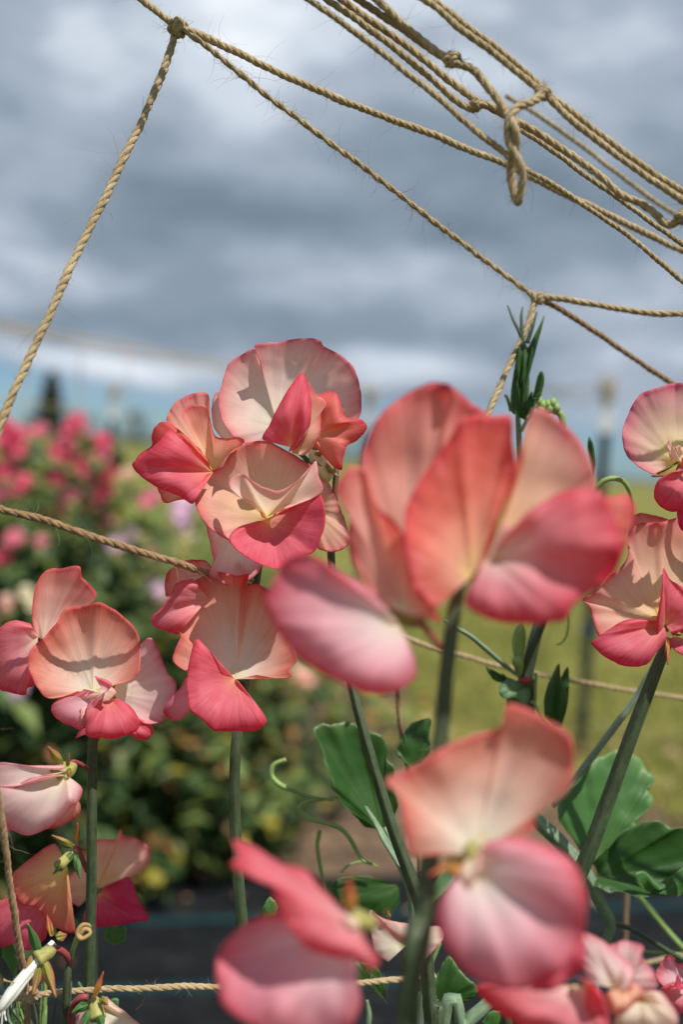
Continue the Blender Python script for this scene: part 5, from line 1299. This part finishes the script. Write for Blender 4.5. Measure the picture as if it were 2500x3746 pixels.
petal(v1, 'leaf', 'R2', (1020, 1265, -2), [(925, 1215, -2), (940, 1250, -1), (970, 1280, 0), (1010, 1280, 0), (990, 1240, -1)], zV, 1, 'dark_leaf', mat=MAT_LEAF, nu=30, nv=8)
# folded pair of leaflets
petal(v1, 'leaf', 'Q3', (215, 590, 0), [(150, 520, 1), (150, 400, 1), (190, 290, 1), (238, 203, 0), (248, 290, 2), (285, 400, 5), (262, 480, 4), (240, 580, 2)], .356, 1.5, 'dark_leaf', mat=MAT_LEAF, nu=54, nv=14)
petal(v1, 'leaf', 'Q3', (228, 590, -2), [(240, 480, -2), (240, 330, -3), (290, 222, -3), (298, 350, -2), (285, 470, -1), (250, 585, -1)], .356, 1, 'dark_leaf', mat=MAT_LEAF, nu=44, nv=12)
tube(v1, 'tendril', path3('Q3', [(70, 430, .360), (95, 450, .359), (120, 510, .358), (150, 560, .357), (215, 600, .3565)]), [.6, .5, .6], MAT_TENDRIL, 8, n=30)
tube(v1, 'tendril', path3('Q3', [(100, 260, .361), (98, 350, .360), (92, 430, .360), (70, 440, .360)]), [.6, .6, .5], MAT_TENDRIL, 8, n=30)
# shoot tip
for (b_, rim) in [((345, 720), [(290, 690), (285, 560), (310, 400), (340, 260), (375, 262), (395, 350), (400, 480), (395, 600), (380, 740)]),
                  ((350, 640), [(330, 500), (350, 350), (400, 270), (440, 190), (492, 85), (470, 190), (420, 320), (390, 450)]),
                  ((420, 600), [(440, 590), (440, 500), (462, 438), (490, 450), (488, 520), (470, 590)]),
                  ((330, 560), [(300, 480), (330, 330), (352, 260), (380, 320), (370, 450)]),
                  ((370, 700), [(380, 640), (410, 560), (440, 600), (430, 680), (400, 730)])]:
    petal(v1, 'leaflet', 'R6', b_, [(a, b, random.uniform(-1, 3)) for a, b in rim], .350 + random.uniform(-.003, .002), 1.5, 'dark_leaf', mat=MAT_LEAF, nu=40, nv=12)
for k, (x, y) in enumerate([(425, 640), (455, 620), (480, 645), (510, 640), (540, 630), (565, 660), (470, 670), (520, 665)]):
    tube(v1, 'bud', path3('R6', [(x - 14, y + 35, .352), (x - 3, y + 8, .350), (x + 4, y - 12, .350), (x + 10, y - 35, .351)]), [.7, 1.5, 1.3, .25], MAT_TENDRIL, 9, n=12)
tube(v1, 'bud_stalk', path3('R6', [(350, 800, .355), (400, 720, .353), (470, 690, .352), (540, 680, .352), (590, 700, .352), (605, 760, .352), (600, 800, .352)]), [.8, .8, .8, 1.2, 1.4, .5], MAT_TENDRIL, 9, n=40)
for pts in [[(385, 330, .351), (340, 200, .352), (300, 120, .353), (265, 30, .354)], [(360, 300, .351), (352, 180, .352), (350, 90, .353), (358, 40, .354)], [(385, 260, .351), (420, 160, .351), (445, 70, .352)]]:
    tube(v1, 'tendril', path3('R6', pts), [.9, .6, .25], MAT_STEM, 7, n=20)
tube(v1, 'tendril', path3('R6', [(285, 680, .353), (270, 620, .352), (258, 590, .352), (245, 580, .352)]), [.6, .6, .4], MAT_TENDRIL, 7, n=14)
petal(v1, 'leaflet', 'R6', (790, 1080, 0), [(770, 1000, 0), (755, 900, 0), (770, 830, 0), (795, 900, 1), (805, 1000, 1)], .352, 1, 'dark_leaf', mat=MAT_LEAF, nu=26, nv=8)
tube(v1, 'tendril', path3('R6', [(790, 1190, .347), (815, 1150, .345), (860, 1105, .344), (920, 1092, .344), (975, 1110, .345), (1010, 1160, .346), (1025, 1230, .348), (1030, 1330, .351)]), [.9, .95, .9, .8, .6], MAT_TENDRIL, 10, n=50)
tube(v1, 'tendril', path3('R6', [(630, 1900, .375), (640, 1980, .376), (625, 2060, .377), (590, 2105, .378), (565, 2110, .379)]), [.45, .45, .3], MAT_TENDRIL, 7, n=24)

p = P(1370 * K, 2349 * K, .36)
v2 = thing('sweet_pea_vine', 'vine with broad veined leaves spreading at the right behind the slanting stem', 'vine', to_ground(p, 0, .03)[2], VG)
tube(v2, 'leaf_stalk', path3('Q3', [(835, 150, .352), (760, 290, .352), (700, 400, .353), (600, 540, .354), (480, 700, .355), (380, 830, .356), (290, 940, .357), (200, 1050, .358)]), [1.2, 1.9, 2.2, 2.3, 2.3, 2.2, 1.8], MAT_STEM2, 14, flat=.45, ridge=.08)
stem(v2, 'Q3', [(60, 1080, .353), (110, 1140, .353), (200, 1220, .354), (300, 1330, .355), (400, 1460, .356), (460, 1580, .358), (545, 1750, .361), (520, 1850, .362), (470, 2050, .364), (420, 2400, .367)], [2.2, 2.6, 2.4, 1.8, 1.3, 1.2, 1.3], MAT_STEM2, ground=(0, .03), wing=.3)
tube(v2, 'side_stalk', path3('Q3', [(545, 1752, .361), (620, 1765, .362), (720, 1810, .363), (830, 1880, .364), (975, 1965, .366), (1100, 2030, .368)]), [1.0, .85, .9, .8], MAT_STEM, 10)
tube(v2, 'side_stalk', path3('Q3', [(740, 1915, .366), (830, 1925, .366), (960, 1930, .366)]), [.5, .6, .5], MAT_TENDRIL, 8, n=24)
petal(v2, 'leaf', 'Q3', (455, 1420, 0), [(370, 1330, 1), (300, 1220, 2), (238, 1140, 1), (232, 1045, 0), (290, 930, -3), (390, 830, -6), (510, 745, -9), (620, 725, -11), (720, 770, -11), (770, 850, -9), (805, 905, -7), (760, 950, -5), (795, 1000, -4), (780, 1060, -3), (690, 1130, -1), (700, 1180, 0), (620, 1270, 1), (560, 1380, 1)], .365, [0, 1, 2, 2, 1], 'leaf', mat=MAT_LEAF, ruf=(1.2, 3.5), ridges=((.45, -.8, .04),), nu=150, nv=28, wob=2.4)
petal(v2, 'leaf', 'Q3', (470, 1470, 2), [(440, 1380, 3), (540, 1290, 2), (640, 1190, 0), (740, 1145, -1), (830, 1140, -1), (900, 1185, 0), (1000, 1180, 0), (1120, 1260, 1), (1150, 1450, 3), (1050, 1560, 6), (900, 1580, 9), (780, 1590, 10), (680, 1585, 11), (600, 1560, 10), (540, 1575, 10), (480, 1540, 8), (430, 1505, 5)], .360, [0, -1, -2, -1, 1], 'dark_leaf', mat=MAT_LEAF, ruf=(1.5, 4), ridges=((.4, -1.0, .04),), nu=150, nv=28, wob=2.4)
petal(v2, 'leaf_fold', 'Q3', (760, 1560, 8), [(690, 1500, 12), (690, 1450, 12), (750, 1445, 11), (810, 1500, 11), (870, 1545, 10), (950, 1480, 8), (1000, 1400, 6), (1050, 1480, 7), (950, 1590, 9)], .360, 2, 'leaf', mat=MAT_LEAF, ruf=(.4, 3), nu=50, nv=12)
tube(v2, 'side_stalk', path3('Q3', [(700, 1580, .40), (780, 1670, .40), (880, 1790, .40), (980, 1900, .40), (1100, 2020, .40)]), [2.0, 2.4, 2.4, 2.2], MAT_TENDRIL, 10, flat=.5)

p = P(900 * K, 2349 * K, .352)
v3 = thing('sweet_pea_vine', 'vine with crinkled dark leaves and curling tendrils by the leaning stem', 'vine', to_ground(p, 0, .05)[2], VG)
stem(v3, 'Q5', [(640, 900, .350), (700, 1050, .351), (780, 1250, .352), (800, 1400, .354), (820, 1700, .357), (830, 2100, .36)], [.9, 1.2, 1.4, 1.6, 1.6], MAT_STEM2, ground=(0, .05))
petal(v3, 'leaf', 'Q5', (620, 920, 0), [(520, 900, 0), (420, 790, 1), (345, 690, 2), (330, 610, 3), (290, 520, 3), (265, 420, 2), (235, 340, 0), (330, 302, -2), (450, 300, -4), (520, 350, -4), (600, 370, -4), (655, 430, -3), (650, 500, -2), (695, 560, -1), (690, 650, 0), (720, 760, 1), (690, 860, 1)], .350, [0, -1, -2, -1, 0], 'dark_leaf', mat=MAT_LEAF, ruf=(1.6, 4), ridges=((.55, -1.2, .05),), nu=150, nv=26, wob=2.4)
petal(v3, 'leaf', 'Q5', (790, 560, -2), [(720, 500, -2), (715, 440, -3), (770, 330, -4), (830, 292, -5), (905, 282, -5), (900, 370, -4), (900, 470, -3), (850, 540, -2)], .355, 1, 'dark_leaf', mat=MAT_LEAF, ruf=(.9, 6), nu=60, nv=16)
petal(v3, 'leaf', 'Q5', (720, 1230, -6), [(540, 1180, -6), (400, 1190, -6), (320, 1230, -6), (330, 1300, -5), (400, 1360, -4), (540, 1400, -4), (660, 1400, -4), (730, 1330, -5)], .365, 1, 'dark_leaf', mat=MAT_LEAF, ruf=(.8, 4), nu=60, nv=14)
petal(v3, 'leaf', 'Q5', (870, 1350, 0), [(890, 1260, 0), (960, 1170, 0), (1050, 1110, 0), (1050, 1180, 1), (980, 1280, 2), (900, 1350, 2)], .350, 1, 'glaucous', mat=MAT_LEAF, nu=40, nv=12)
petal(v3, 'leaf', 'R4', (890, 1220, 0), [(880, 1130, 0), (930, 1040, -1), (960, 1070, 0), (1000, 1120, 2), (1050, 1170, 3), (1000, 1215, 3), (940, 1225, 2)], .345, 1, 'dark_leaf', mat=MAT_LEAF, ruf=(.8, 5), nu=60, nv=14)
petal(v3, 'leaf', 'R4', (690, 1210, -3), [(540, 1090, -3), (560, 1060, -3), (640, 1070, -3), (690, 1130, -3)], .36, 1, 'dark_leaf', mat=MAT_LEAF, nu=36, nv=10)
petal(v3, 'leaf', 'R4', (230, 900, 0), [(212, 880, 0), (225, 850, 0), (250, 815, 0), (280, 850, 0), (270, 890, 0)], .345, .5, 'leaf', mat=MAT_LEAF, nu=26, nv=8)
tube(v3, 'side_stalk', path3('R4', [(860, 1170, .352), (840, 1110, .352), (870, 1060, .352), (900, 990, .352)]), [.6, .7, .6], MAT_TENDRIL, 8, n=24)
tube(v3, 'side_stalk', path3('R4', [(860, 1320, .352), (870, 1220, .352), (880, 1180, .352), (850, 1140, .352)]), [.9, .9, .7], MAT_STEM2, 8, n=24)
tube(v3, 'side_stalk', path3('R4', [(620, 1330, .35), (628, 1270, .35), (620, 1210, .35)]), [.9, 1.0, .5], MAT_STEM2, 8, n=20)
tube(v3, 'tendril', path3('R4', [(310, 290, .362), (265, 310, .362), (255, 350, .362), (285, 385, .361), (330, 405, .36), (400, 430, .359), (490, 445, .357)]), [.75, .9, .95, .9, .5], MAT_TENDRIL, 9, n=60)
tube(v3, 'tendril', path3('R4', [(520, 430, .362), (440, 445, .362), (385, 455, .361), (362, 480, .361), (395, 515, .36), (450, 530, .359), (520, 555, .358), (560, 600, .357), (600, 670, .356), (640, 690, .356)]), [.5, .7, .9, .9, .8, .6], MAT_TENDRIL, 9, n=80)
tube(v3, 'tendril', path3('R4', [(440, 560, .365), (430, 620, .365), (440, 690, .365), (455, 760, .365), (470, 830, .365)]), [.8, .7, .4], MAT_TENDRIL, 8, n=40)
tube(v3, 'tendril', path3('R4', [(520, 720, .366), (560, 690, .366), (620, 680, .366), (660, 700, .366)]), [.4, .5, .4], MAT_TENDRIL, 8, n=30)

p = P(1100 * K, 2349 * K, .34)
v4 = thing('sweet_pea_vine', 'leafless winged vine leaning up from the bottom near the cream bloom', 'vine', to_ground(p, -.03, .03)[2], VG)
stem(v4, 'R4', [(1120, 1180, .335), (1080, 1225, .335), (1030, 1270, .335), (985, 1310, .335), (900, 1390, .336)], [1.8, 2.2, 2.3, 2.3], MAT_STEM2, ground=(-.03, .03), wing=.4)
tube(v4, 'side_stalk', path3('R4', [(1150, 1240, .33), (1155, 1300, .331), (1160, 1400, .333)]), [1.8, 1.9, 2.0], MAT_STEM, 10)
petal(v4, 'leaf', 'R4', (1090, 1330, -3), [(1060, 1290, -3), (1100, 1250, -3), (1180, 1260, -3), (1230, 1300, -3), (1220, 1370, -3)], .345, 1, 'leaf', mat=MAT_LEAF, nu=36, nv=10)

# young feathery growth at the bottom left
p = P(90 * K, 2349 * K, .335)
v5 = thing('sweet_pea_vine', 'young bright green growth behind the knot at the lower left', 'vine', to_ground(p, 0, .03)[2], VG)
stem(v5, 'O', [(100, 2180, .336), (104, 2260, .336), (100, 2349, .337), (96, 2440, .338)], [.6, .9, 1.1], MAT_TENDRIL, ground=(0, .03))
for k in range(14):
    x = random.uniform(10, 130); y = random.uniform(2300, 2360)
    tube(v5, 'leaf_blade', path3('O', [(x * .4 + 60, y + 50, .337), (x, y, .337), (x + random.uniform(-25, 25), y - random.uniform(50, 110), .336)]), [.6, .8, .15], random.choice([MAT_TENDRIL, MAT_STEM2, MAT_STEM]), 6, n=12, flat=.4)
for (b_, t_, w_) in [((40, 2250), (5, 2130), 18), ((20, 2350), (70, 2310), 22), ((130, 2150), (100, 2080), 14), ((200, 2330), (180, 2250), 12), ((240, 2330), (270, 2290), 20), ((20, 2110), (-10, 2160), 20)]:
    dv = np.array(t_) - np.array(b_); nv_ = np.array([-dv[1], dv[0]]) / np.linalg.norm(dv) * w_
    m_ = np.array(b_) + dv * .5
    petal(v5, 'leaf', 'O', b_, [tuple(m_ + nv_), tuple(t_), tuple(m_ - nv_)], .345, .8, 'leaf', mat=MAT_LEAF, nu=26, nv=8)
print('objects', len(bpy.data.objects))
